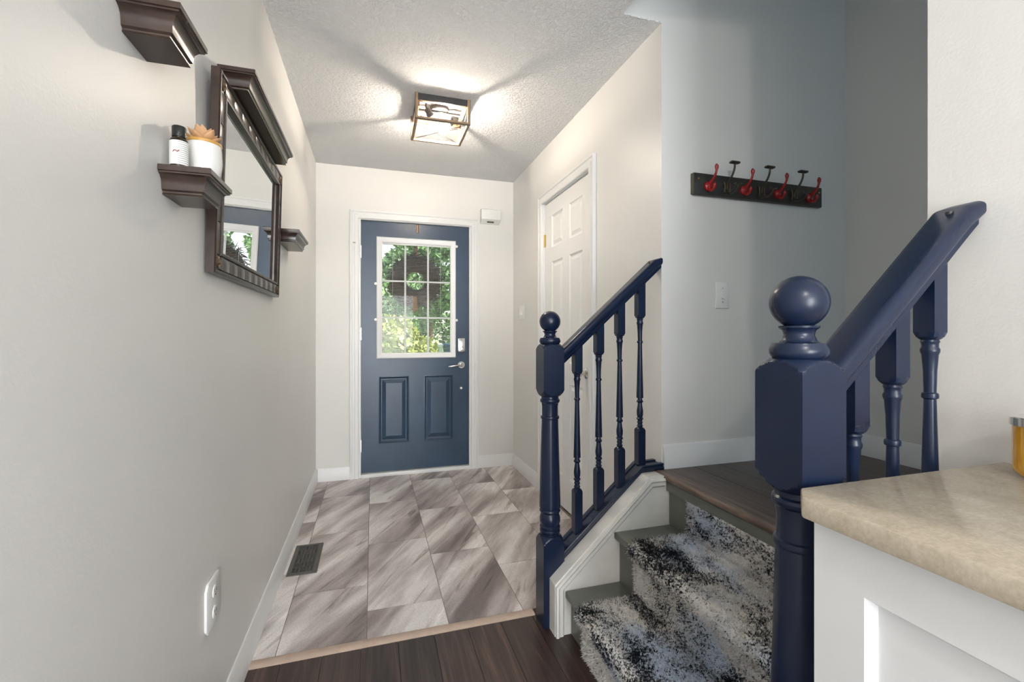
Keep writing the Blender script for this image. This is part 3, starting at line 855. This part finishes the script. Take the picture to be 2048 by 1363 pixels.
# mirror: built upright, then tilted a little out from the wall
my0, my1, mz0, mz1 = 1.349, 2.195, 1.288, 1.822
mr = thing('wall_mirror', 'landscape wall mirror in a dark segmented wood frame', 'mirror', (XL, 1.77, mz0))
FWD = 0.066
fr_ = MB().sweep([(my0, mz0), (my1, mz0), (my1, mz1), (my0, mz1)], [(0, 0.002), (0, 0.022), (0.004, 0.025), (0.010, 0.025), (0.013, 0.019), (0.050, 0.019), (0.053, 0.025), (0.059, 0.025), (FWD, 0.014), (FWD, 0.002)], 'x', XL, 1, True).build('frame', 'brown', mr, angle=30)
MB().box(XL + 0.006, XL + 0.011, my0 + FWD - 0.006, my1 - FWD + 0.006, mz0 + FWD - 0.006, mz1 - FWD + 0.006).build('mirror_glass', 'mirror', mr)
def blocks(n, a0, a1, fn):
    for k in range(n):
        b0 = a0 + (a1 - a0) * k / n + 0.001; b1 = a0 + (a1 - a0) * (k + 1) / n - 0.001
        fn(b0, b1)
for zb in (mz0 + 0.014, mz1 - 0.049):
    blocks(9, my0 + 0.052, my1 - 0.052, lambda b0, b1: MB().box(XL + 0.018, XL + 0.0225, b0, b1, zb, zb + 0.035).build('frame_block', 'brown', fr_, bevel=0.0015))
for yb in (my0 + 0.014, my1 - 0.049):
    blocks(5, mz0 + 0.052, mz1 - 0.052, lambda b0, b1: MB().box(XL + 0.018, XL + 0.0225, yb, yb + 0.035, b0, b1).build('frame_block', 'brown', fr_, bevel=0.0015))
for yb in (my0 + 0.031, my1 - 0.031):
    for zb in (mz0 + 0.031, mz1 - 0.031):
        MB().lathe([(0.016, 0.016), (0.024, 0.016), (0.026, 0.012), (0.024, 0.008), (0.029, 0.005), (0.030, 0.001)], 20, (XL, yb, zb), 'x').build('rosette', 'bronze', fr_)
mr.rotation_euler = (0, math.radians(1.5), 0)

# bottle
bxc, byc, bz = -0.384, 1.106, 1.4722
bt = thing('dropper_bottle', 'small dark bottle with white label and black cap on shelf', 'bottle', (bxc, byc, bz))
MB().lathe([(0, 0.0150), (0.002, 0.0165), (0.054, 0.0165), (0.059, 0.0145), (0.062, 0.0105), (0.066, 0.0105)], 28, (bxc, byc, bz)).build('glass', 'amberbottle', bt)
lb = MB().lathe([(0.004, 0.0167), (0.004, 0.0169), (0.053, 0.0169), (0.053, 0.0167)], 28, (bxc, byc, bz)).build('label', 'label', bt, origin=(bxc, byc, bz))
MB().lathe([(0.0635, 0.0125), (0.084, 0.0125), (0.0855, 0.0115), (0.0855, 0.0005)], 24, (bxc, byc, bz)).build('cap', 'bottlecap', bt)
# red sprig on the label
va = math.atan2(-byc, -bxc)
sp = MB()
for q in range(3):
    a = va - 0.55 + q * 0.22
    p0 = (bxc + 0.0171 * math.cos(a - .12), byc + 0.0171 * math.sin(a - .12), bz + 0.028 + 0.004 * (q % 2))
    p1 = (bxc + 0.0171 * math.cos(a + .16), byc + 0.0171 * math.sin(a + .16), bz + 0.0325 - 0.004 * (q % 2))
    sp.tube([p0, ((p0[0] + p1[0]) / 2, (p0[1] + p1[1]) / 2, (p0[2] + p1[2]) / 2 + .001), p1], [0.0004, 0.0011, 0.0004], 6)
sp.build('printed_sprig', 'red', lb)

# potted faux succulent
pxc, pyc, pz = -0.366, 1.190, 1.4722
pt = thing('potted_succulent', 'peach faux succulent in a white ceramic pot on shelf', 'potted plant', (pxc, pyc, pz))
pot = MB().lathe([(0, 0.022), (0.003, 0.027), (0.020, 0.034), (0.045, 0.0370), (0.070, 0.0362), (0.082, 0.0345), (0.082, 0.030), (0.070, 0.029), (0.070, 0.001)], 40, (pxc, pyc, pz)).build('pot', 'ceramic', pt)
MB().lathe([(0.0815, 0.0300), (0.0815, 0.0352), (0.085, 0.0362), (0.088, 0.0352), (0.088, 0.030)], 40, (pxc, pyc, pz)).build('rim', 'mustard', pot)
def fleshy_leaf(az, el, L, W):
    d = Vector((math.cos(az) * math.cos(el), math.sin(az) * math.cos(el), math.sin(el)))
    sd = Vector((-math.sin(az), math.cos(az), 0)); up = sd.cross(d) * -1
    rings = []
    for q, wq in ((0, .45), (.2, .8), (.45, 1), (.65, .92), (.82, .6), (.93, .28), (1.0, .03)):
        c = Vector((pxc, pyc, pz + 0.084)) + d * (L * q) + Vector((0, 0, 0.006 * q * q))
        rings.append([tuple(c + sd * (W * wq * math.cos(2 * PI * k / 10)) + up * (W * .38 * wq * math.sin(2 * PI * k / 10))) for k in range(10)])
    return MB().loft(rings)
for tier, (n, el, L, W) in enumerate(((7, 0.38, 0.040, 0.0110), (6, 0.75, 0.039, 0.0125), (5, 1.12, 0.036, 0.0130), (3, 1.40, 0.032, 0.011))):
    for k in range(n):
        fleshy_leaf(2 * PI * k / n + tier * 0.5 + random.uniform(-.1, .1), el + random.uniform(-.06, .06), L * random.uniform(.94, 1.08), W).build('leaf', 'peach', pt, angle=60)

# ------------------------------------------------------------------ coat hooks
ck = thing('coat_hook_rail', 'black wooden hook rail with red and bronze hooks on wall', 'coat rack', (1.67, YC, 1.77))
MB().box(1.313, 2.034, YC - 0.021, YC, 1.727, 1.820).build('board', 'board', ck, bevel=0.004)
MB().box(1.3105, 1.3128, YC - 0.020, YC - 0.001, 1.729, 1.818).build('rubbed_end', 'boardedge', ck)
for x in (1.335, 2.015):
    MB().lathe([(0, 0.004), (-0.003, 0.003)], 12, (x, YC - 0.021, 1.795), 'y').build('screw', 'brass', ck)
FB = YC - 0.021
def bez(pts, n=12):
    out = []
    for k in range(n + 1):
        q = k / n; P_ = [Vector(p) for p in pts]
        while len(P_) > 1: P_ = [P_[i].lerp(P_[i + 1], q) for i in range(len(P_) - 1)]
        out.append(P_[0])
    return out
for k in range(4):
    x = 1.382 + 0.1893 * k; z = 1.764
    hk = MB().lathe([(0.0, 0.020), (-0.004, 0.021), (-0.010, 0.019), (-0.015, 0.012), (-0.017, 0.002)], 24, (x, FB, z), 'y').build('red_hook', 'red', ck)
    up = bez([(x, FB - 0.006, z + 0.006), (x, FB - 0.038, z + 0.020), (x, FB - 0.060, z + 0.042), (x, FB - 0.052, z + 0.080)])
    rad = [0.0085, 0.008, 0.0072, 0.0066, 0.006, 0.0056, 0.0052, 0.005, 0.0048, 0.0050, 0.0075, 0.0082, 0.003]
    MB().tube(up, rad, 12).build('upper_arm', 'red', hk)
    lo = bez([(x, FB - 0.006, z - 0.006), (x, FB - 0.018, z - 0.030), (x, FB - 0.046, z - 0.026), (x, FB - 0.042, z + 0.006)])
    rad = [0.009, 0.0085, 0.008, 0.0075, 0.007, 0.0065, 0.006, 0.006, 0.006, 0.0064, 0.0075, 0.0075, 0.003]
    MB().tube(lo, rad, 12).build('lower_arm', 'red', hk)
for k in range(3):
    x = 1.477 + 0.1893 * k; z = 1.766
    hk = MB().prism([(x - 0.020, z - 0.024), (x + 0.020, z - 0.024), (x + 0.015, z - 0.012), (x + 0.013, z), (x + 0.015, z + 0.012), (x + 0.020, z + 0.024), (x - 0.020, z + 0.024), (x - 0.015, z + 0.012), (x - 0.013, z), (x - 0.015, z - 0.012)], 'y', FB - 0.008, FB).build('bronze_hook', 'iron', ck, bevel=0.002)
    for dx in (-0.016, 0.016):
        MB().tube(bez([(x + dx * 1.1, FB - 0.009, z - 0.022), (x + dx * .5, FB - 0.011, z), (x + dx * 1.1, FB - 0.009, z + 0.022)], 8), 0.0022, 8).build('scroll_edge', 'bronze', hk)
    up = bez([(x, FB - 0.008, z - 0.006), (x, FB - 0.012, z + 0.030), (x, FB - 0.058, z + 0.045), (x, FB - 0.052, z + 0.092)])
    MB().tube(up, [0.0062, .006, .0058, .0055, .0052, .005, .0048, .0046, .0045, .0044, .0044, .0044, .0044], 10).build('upper_arm', 'iron', hk)
    MB().box(x - 0.023, x + 0.023, FB - 0.062, FB - 0.042, z + 0.089, z + 0.099).build('upper_bar', 'iron', hk, bevel=0.004)
    lo = bez([(x, FB - 0.008, z), (x, FB - 0.012, z - 0.040), (x, FB - 0.066, z - 0.038), (x, FB - 0.072, z - 0.004)])
    MB().tube(lo, 0.0042, 10).build('lower_arm', 'iron', hk)
    MB().box(x - 0.018, x + 0.018, FB - 0.079, FB - 0.065, z - 0.006, z + 0.001).build('lower_bar', 'iron', hk, bevel=0.003)

# ------------------------------------------------------------------ wall plates, chime, floor register
sw = thing('light_switch', 'white toggle switch plate below the coat hooks', 'switch', (1.473, YC, 1.3))
MB().box(1.437, 1.510, YC - 0.006, YC, 1.242, 1.358).build('plate', 'plastic', sw, bevel=0.003)
MB().box(1.468, 1.479, YC - 0.008, YC - 0.0055, 1.286, 1.314).build('toggle_slot', 'plastic', sw)
MB().prism([(YC - 0.007, 1.290), (YC - 0.018, 1.284), (YC - 0.018, 1.291), (YC - 0.007, 1.306)], 'x', 1.4695, 1.4775).build('toggle', 'plastic', sw)
for z in (1.270, 1.330):
    MB().lathe([(0, 0.003), (-0.0015, 0.0025)], 10, (1.4735, YC - 0.006, z), 'y').build('screw', 'chrome', sw)
s2 = thing('light_switch', 'white double switch plate between entry corner and closet door', 'switch', (XR, 3.52, 1.3))
MB().box(XR - 0.006, XR, 3.463, 3.578, 1.246, 1.360).build('plate', 'plastic', s2, bevel=0.003)
for y in (3.497, 3.544):
    MB().prism([(XR - 0.006, 1.288), (XR - 0.017, 1.283), (XR - 0.017, 1.290), (XR - 0.006, 1.318)], 'y', y - 0.005, y + 0.005).build('toggle', 'plastic', s2)
ol = thing('wall_outlet', 'white duplex outlet low on the wall beside the baseboard', 'outlet', (XL, 1.403, 0.41))
c = 0.016
MB().prism([(1.346 + c, 0.345), (1.460 - c, 0.345), (1.460, 0.345 + c), (1.460, 0.478 - c), (1.460 - c, 0.478), (1.346 + c, 0.478), (1.346, 0.478 - c), (1.346, 0.345 + c)], 'x', XL, XL + 0.008).build('plate', 'plastic', ol, bevel=0.0035)
for z in (0.384, 0.439):
    f = MB().lathe([(0.0075, 0.0165), (0.0100, 0.0165), (0.0106, 0.0155)], 20, (XL, 1.403, z), 'x').build('socket', 'plastic', ol)
    for dy in (-0.006, 0.006):
        MB().box(XL + 0.0104, XL + 0.0110, 1.403 + dy - 0.0012, 1.403 + dy + 0.0012, z - 0.001, z + 0.008).build('slot', 'slot', f)
    MB().lathe([(0.0104, 0.0025), (0.0110, 0.0022)], 10, (XL, 1.403, z - 0.008), 'x').build('ground_hole', 'slot', f)
ch = thing('door_chime', 'small white box chime high on the wall beside front door', 'door chime', (0.955, YB, 2.13))
MB().prism([(YB, 2.060), (YB, 2.182), (YB - 0.044, 2.182), (YB - 0.050, 2.176), (YB - 0.050, 2.095)], 'x', 0.872, 1.038).build('housing', 'plastic', ch, bevel=0.003)
MB().prism([(YB - 0.020, 2.0728), (YB - 0.032, 2.0812), (YB - 0.033, 2.0795), (YB - 0.021, 2.0715)], 'x', 0.925, 0.985).build('grille', 'vent', ch)

vt = thing('floor_register', 'black patterned floor register set in the tile by baseboard', 'floor vent', (-0.32, 2.49, 0))
x0, x1, y0, y1 = -0.387, -0.252, 2.330, 2.652
ax0, ax1, ay0, ay1 = x0 + 0.022, x1 - 0.022, y0 + 0.024, y1 - 0.024
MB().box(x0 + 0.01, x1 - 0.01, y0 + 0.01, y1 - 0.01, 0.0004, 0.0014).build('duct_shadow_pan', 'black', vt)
MB().sweep([(x0, y0), (x1, y0), (x1, y1), (x0, y1)], [(0, 0.0006), (0.003, 0.0045), (0.020, 0.0052), (0.022, 0.0045), (0.022, 0.0012)], 'z', 0.0, 1, True).build('rim', 'vent', vt)
def bar(a0, a1, b0, b1): MB().box(a0, a1, b0, b1, 0.0013, 0.0045).build('grille_bar', 'vent', vt)
ncol, nrow = 3, 6
cw = (ax1 - ax0) / ncol; rh = (ay1 - ay0) / nrow
for i in range(1, ncol): bar(ax0 + i * cw - 0.002, ax0 + i * cw + 0.002, ay0, ay1)
for i in range(ncol):
    for j in range(nrow):
        cx0, cy0 = ax0 + i * cw + 0.002, ay0 + j * rh
        if j: bar(cx0, cx0 + cw - 0.004, cy0 - 0.002, cy0 + 0.002)
        if (i + j) % 2:
            for q in (1, 2, 3): bar(cx0, cx0 + cw - 0.004, cy0 + rh * q / 4 - 0.0022, cy0 + rh * q / 4 + 0.0022)
        else:
            bar(cx0 + (cw - .004) / 2 - 0.003, cx0 + (cw - .004) / 2 + 0.003, cy0 + 0.002, cy0 + rh - 0.002)

# ------------------------------------------------------------------ hall ceiling lamp
lx0, lx1, ly0, ly1, lz0, lz1 = 0.222, 0.522, 2.505, 2.805, 2.297, ZC
lcx, lcy = (lx0 + lx1) / 2, (ly0 + ly1) / 2
lp = thing('ceiling_lamp', 'square open-cage flush ceiling lamp with crossed wires and glowing bulb', 'ceiling lamp', (lcx, lcy, ZC))
MB().sweep([(lx0 + .008, ly0 + .008), (lx1 - .008, ly0 + .008), (lx1 - .008, ly1 - .008), (lx0 + .008, ly1 - .008)], [(0, 0), (0, 0.036), (0.004, 0.036), (0.004, 0)], 'z', lz1, -1, True).build('upper_band', 'lampdark', lp)
MB().sweep([(lx0 + .012, ly0 + .012), (lx1 - .012, ly0 + .012), (lx1 - .012, ly1 - .012), (lx0 + .012, ly1 - .012)], [(0.0005, 0.020), (0.0005, 0.037), (0.016, 0.037), (0.016, 0.020)], 'z', lz1, -1, True).build('upper_wood_frame', 'lampwood', lp)
MB().box(lcx - 0.145, lcx + 0.145, lcy - 0.010, lcy + 0.010, ZC - 0.030, ZC - 0.020).build('mount_bar', 'lampdark', lp)
MB().lathe([(0, 0.055), (-0.016, 0.055), (-0.020, 0.050), (-0.020, 0.001)], 28, (lcx, lcy, ZC)).build('canopy', 'lampdark', lp)
MB().sweep([(lx0, ly0), (lx1, ly0), (lx1, ly1), (lx0, ly1)], [(0, 0), (0, 0.004), (0.003, 0.004), (0.003, 0)], 'z', lz0, 1, True).build('lower_band', 'lampdark', lp)
MB().sweep([(lx0, ly0), (lx1, ly0), (lx1, ly1), (lx0, ly1)], [(0.0032, 0.0), (0.0032, 0.0042), (0.0, 0.0042), (0.0, 0.014), (0.014, 0.014), (0.014, 0.0)], 'z', lz0, 1, True).build('lower_wood_frame', 'lampwood', lp)
for x in (0, 1):
    for y in (0, 1):
        a = ((lx0 + .0075) if x == 0 else (lx1 - .0075), (ly0 + .0075) if y == 0 else (ly1 - .0075))
        sx_, sy_ = (1 if x == 0 else -1), (1 if y == 0 else -1)
        ps = MB().prism([(a[0] - sx_ * .0072, a[1] - sy_ * .0072), (a[0] + sx_ * .006, a[1] - sy_ * .0072), (a[0] + sx_ * .006, a[1] + sy_ * .006), (a[0] - sx_ * .0072, a[1] + sy_ * .006)], 'z', lz0 + 0.014, lz1 - 0.001).build('corner_post', 'lampwood', lp)
        MB().box(min(a[0] - sx_ * .0072, a[0] - sx_ * .0095), max(a[0] - sx_ * .0072, a[0] - sx_ * .0095), a[1] - .0065, a[1] + .0065, lz0 + .002, lz1 - .001).build('metal_edge', 'lampdark', ps)
def cross_wires(c0, c1, c2, c3):
    MB().tube([c0, c2], 0.0012, 6).build('wire', 'black', lp); MB().tube([c1, c3], 0.0012, 6).build('wire', 'black', lp)
zl, zh = lz0 + 0.012, lz1 - 0.037
for y in (ly0 + .008, ly1 - .008): cross_wires((lx0 + .01, y, zl), (lx1 - .01, y, zl), (lx1 - .01, y, zh), (lx0 + .01, y, zh))
for x in (lx0 + .008, lx1 - .008): cross_wires((x, ly0 + .01, zl), (x, ly1 - .01, zl), (x, ly1 - .01, zh), (x, ly0 + .01, zh))
cross_wires((lx0 + .01, ly0 + .01, lz0 + .006), (lx1 - .01, ly0 + .01, lz0 + .006), (lx1 - .01, ly1 - .01, lz0 + .006), (lx0 + .01, ly1 - .01, lz0 + .006))
for sgn in (-1, 1):
    p0 = Vector((lcx + sgn * 0.085, lcy + sgn * 0.068, ZC - 0.036)); d = Vector((-sgn * 0.55, -sgn * 0.42, -0.70)).normalized()
    arm = MB().tube([p0 + Vector((0, 0, 0.022)), p0, p0 + d * 0.012], 0.006, 10).build('arm', 'lampdark', lp)
    MB().tube([p0 + d * 0.006, p0 + d * 0.010, p0 + d * 0.034, p0 + d * 0.036, p0 + d * 0.052], [0.012, 0.017, 0.017, 0.020, 0.021], 20).build('socket', 'lampdark', arm)
    bp = [(0.050, 0.011), (0.056, 0.012), (0.068, 0.017), (0.082, 0.0220), (0.094, 0.0230), (0.105, 0.0195), (0.113, 0.011), (0.116, 0.002)]
    MB().tube([p0 + d * q for q, _ in bp], [r_ for _, r_ in bp], 20).build('bulb', 'bulb' if sgn > 0 else 'bulbglass', lp, angle=80)

# ------------------------------------------------------------------ outside the front door
S(MB().box(-14, 20, YB + 0.16, 60, -0.35, -0.16).build('ground', 'lawn'), 'lawn outside the front door')
S(MB().box(-0.8, 1.6, YB + 0.16, 5.6, -0.155, -0.03).build('porch', 'concrete'), 'concrete porch outside the front door')
WY = YB + 0.062 + 0.075
wr = thing('door_wreath', 'round brown twig wreath hanging outside the front door window', 'wreath', (0.345, WY, 1.57))
wc = Vector((0.345, WY, 1.575))
rg = [(wc + Vector((0.142 * math.cos(2 * PI * k / 28), 0, 0.142 * math.sin(2 * PI * k / 28)))) for k in range(29)]
MB().tube(rg, 0.070, 10).build('ring', 'wreath', wr)
tw = MB()
for k in range(1100):
    a = random.uniform(0, 2 * PI); rr = random.uniform(0.08, 0.22)
    p = wc + Vector((rr * math.cos(a), random.uniform(-0.045, 0.06), rr * math.sin(a)))
    out = Vector((math.cos(a), random.uniform(-.3, .3), math.sin(a))); tn = Vector((-math.sin(a), 0, math.cos(a)))
    d = (out * random.uniform(.15, 1.0) + tn * random.uniform(-.6, 1.4)).normalized()
    L = random.uniform(0.04, 0.085)
    if (p + d * L - wc).length > 0.268 or (p + d * L - wc).length < 0.05: continue
    tw.tube([p, p + d * L * .5 + Vector((0, random.uniform(-.004, .004), .003)), p + d * L], [0.0035, 0.003, 0.001], 5)
tag(tw.build('twigs', 'wreath', wr), 'bristling dry twigs', kind='stuff')
MB().box(0.335, 0.365, WY - 0.004, WY + 0.004, 1.74, 2.03).build('hanging_ribbon', 'ribbon', wr, bevel=0.001)
MB().prism([(0.310, 1.44), (0.350, 1.44), (0.362, 1.31), (0.340, 1.325), (0.318, 1.30)], 'y', WY - 0.078, WY - 0.074).build('ribbon_tail', 'ribbon', wr)

def foliage(c, r, n, size, mat, parent, seed):
    rg_ = np.random.default_rng(seed)
    d = rg_.normal(0, 1, (n, 3)); d /= np.linalg.norm(d, axis=1)[:, None]
    lump = 1 + 0.22 * np.sin(d[:, 0] * 5 + seed) * np.cos(d[:, 1] * 4 + seed * 2) + 0.15 * np.sin(d[:, 2] * 7 + seed)
    rad = rg_.uniform(0.55, 1.0, n) ** 0.5 * lump
    p = np.array(c) + d * rad[:, None] * np.array(r)
    a = rg_.normal(0, 1, (n, 3)); a /= np.linalg.norm(a, axis=1)[:, None]
    b_ = np.cross(a, rg_.normal(0, 1, (n, 3))); b_ /= np.linalg.norm(b_, axis=1)[:, None]
    s_ = size * rg_.uniform(0.7, 1.3, n)[:, None]
    V = np.stack([p - a * s_, p + b_ * s_ * .55, p + a * s_, p - b_ * s_ * .55], 1).reshape(-1, 3)
    me = bpy.data.meshes.new('foliage'); me.from_pydata(V.tolist(), [], np.arange(4 * n).reshape(-1, 4).tolist())
    me.materials.append(M[mat]); o = bpy.data.objects.new('foliage', me); COL.objects.link(o); put(o, parent)
    tag(o, kind='stuff'); return o
shr = [(-1.6, 8.4, 0.75, 1.3, 'leaf1', 'leafy green shrub outside, on the hinge side of the wreath'), (0.38, 8.8, 0.72, 1.30, 'leaf3', 'golden green shrub straight outside the door window'),
       (2.55, 9.2, 0.75, 1.35, 'leaf1', 'bright green shrub behind the outdoor bins'), (4.25, 9.0, 0.75, 1.4, 'leaf3', 'golden shrub outside, past the bins toward the closet side'), (6.5, 9.5, 0.8, 1.5, 'leaf1', 'rounded green shrub at the far end of the outdoor hedge')]
for k, (x, y, r_, h, mt, lab) in enumerate(shr):
    sh_ = thing('garden_shrub', lab, 'shrub', (x, y, -0.16), 'shrubs outside the front door')
    foliage((x, y, -0.16 + h * 0.62), (r_, r_ * .8, h * .62), 7000, 0.055, mt, sh_, 11 + k)
    MB().tube([(x, y, -0.17), (x + .03, y, 0.2), (x - .02, y + .03, h * .6)], [0.05, 0.04, 0.02], 8).build('stem', 'bark', sh_)
trs = [(-2.7, 13.5, 1.15, 2.1, 'low leafy tree outside on the hinge side'), (0.55, 13.8, 1.1, 2.0, 'low leafy tree outside right behind the golden shrub'), (3.75, 13.4, 1.15, 2.2, 'low leafy tree outside on the lock side of the door'), (6.7, 14.0, 1.15, 2.3, 'low leafy tree outside at the far closet side'),
       (-2.6, 21.5, 1.9, 3.9, 'tall tree outside, farthest toward the hinge side'), (2.6, 22.0, 1.9, 3.8, 'tall tree outside behind the wreath'), (7.8, 22.5, 1.9, 4.2, 'tall tree outside, farthest toward the closet side')]
for k, (x, y, r_, h, lab) in enumerate(trs):
    tr_ = thing('garden_tree', lab, 'tree', (x, y, -0.16), 'trees outside the front door')
    foliage((x, y, h), (r_, r_ * .8, r_ * 1.15), 6500, 0.09 if r_ < 1.5 else 0.14, 'leaf2', tr_, 31 + k)
    MB().tube([(x, y, -0.17), (x + .08, y, h * .4), (x - .05, y, h * .8), (x, y, h * 1.1)], [0.17, 0.13, 0.09, 0.03], 10).build('trunk', 'bark', tr_)
hd = thing('garden_hedge', 'long dark green hedge outside, in front of the distant house', 'hedge', (3.0, 28, -0.16))
foliage((3.0, 28, 0.9), (11, 0.9, 1.5), 16000, 0.14, 'leaf2', hd, 77)
def bin_(x, y, wd_, mt, label):
    o = thing('wheelie_bin', label, 'bin', (x, y, -0.155))
    rings = []
    for z, s_ in ((-0.155, .78), (0.10, .84), (0.70, 1.0), (0.76, 1.04)):
        a = wd_ / 2 * s_; rings.append([(x - a, y - a, z), (x + a, y - a, z), (x + a, y + a, z), (x - a, y + a, z)])
    MB().loft(rings).build('body', mt, o, bevel=0.01)
    a = wd_ / 2 * 1.12
    ld = MB().loft([[(x - a, y - a, 0.755), (x + a, y - a, 0.755), (x + a, y + a, 0.775), (x - a, y + a, 0.775)], [(x - a, y - a, 0.785), (x + a, y - a, 0.785), (x + a, y + a, 0.83), (x - a, y + a, 0.83)]]).build('lid', mt, o, bevel=0.008)
    MB().tube([(x - a * .7, y + a + .02, 0.77), (x + a * .7, y + a + .02, 0.77)], 0.014, 8).build('handle', mt, o)
    for q in (-1, 1):
        MB().lathe([(-0.02, 0.08), (0.02, 0.08)], 16, (x + q * wd_ * .34, y + wd_ * .42, -0.08), 'x').build('wheel', 'black', o)
bin_(2.06, 15.0, 0.27, 'binpale', 'pale grey lidded bin outside the door window')
bin_(2.38, 15.0, 0.27, 'binblue', 'dark blue lidded bin outside, next to the pale bin')
hs = thing('neighbour_house', 'distant white house with a tan roof behind the trees', 'house', (-2, 33, -0.16))
MB().box(-7, 2.7, 33, 40, -0.16, 3.3).build('wall', 'siding', hs)
MB().prism([(32.5, 3.3), (40.5, 3.3), (36.5, 5.6)], 'x', -7.4, 3.1).build('roof', 'roof', hs)
for x in (-5.6, -2.6, 0.0):
    f = MB().box(x, x + 1.3, 32.94, 33.0, 1.0, 2.3).build('window', 'trim', hs)
    MB().box(x + .1, x + 1.2, 32.92, 32.94, 1.1, 2.2).build('pane', 'darkglass', f)
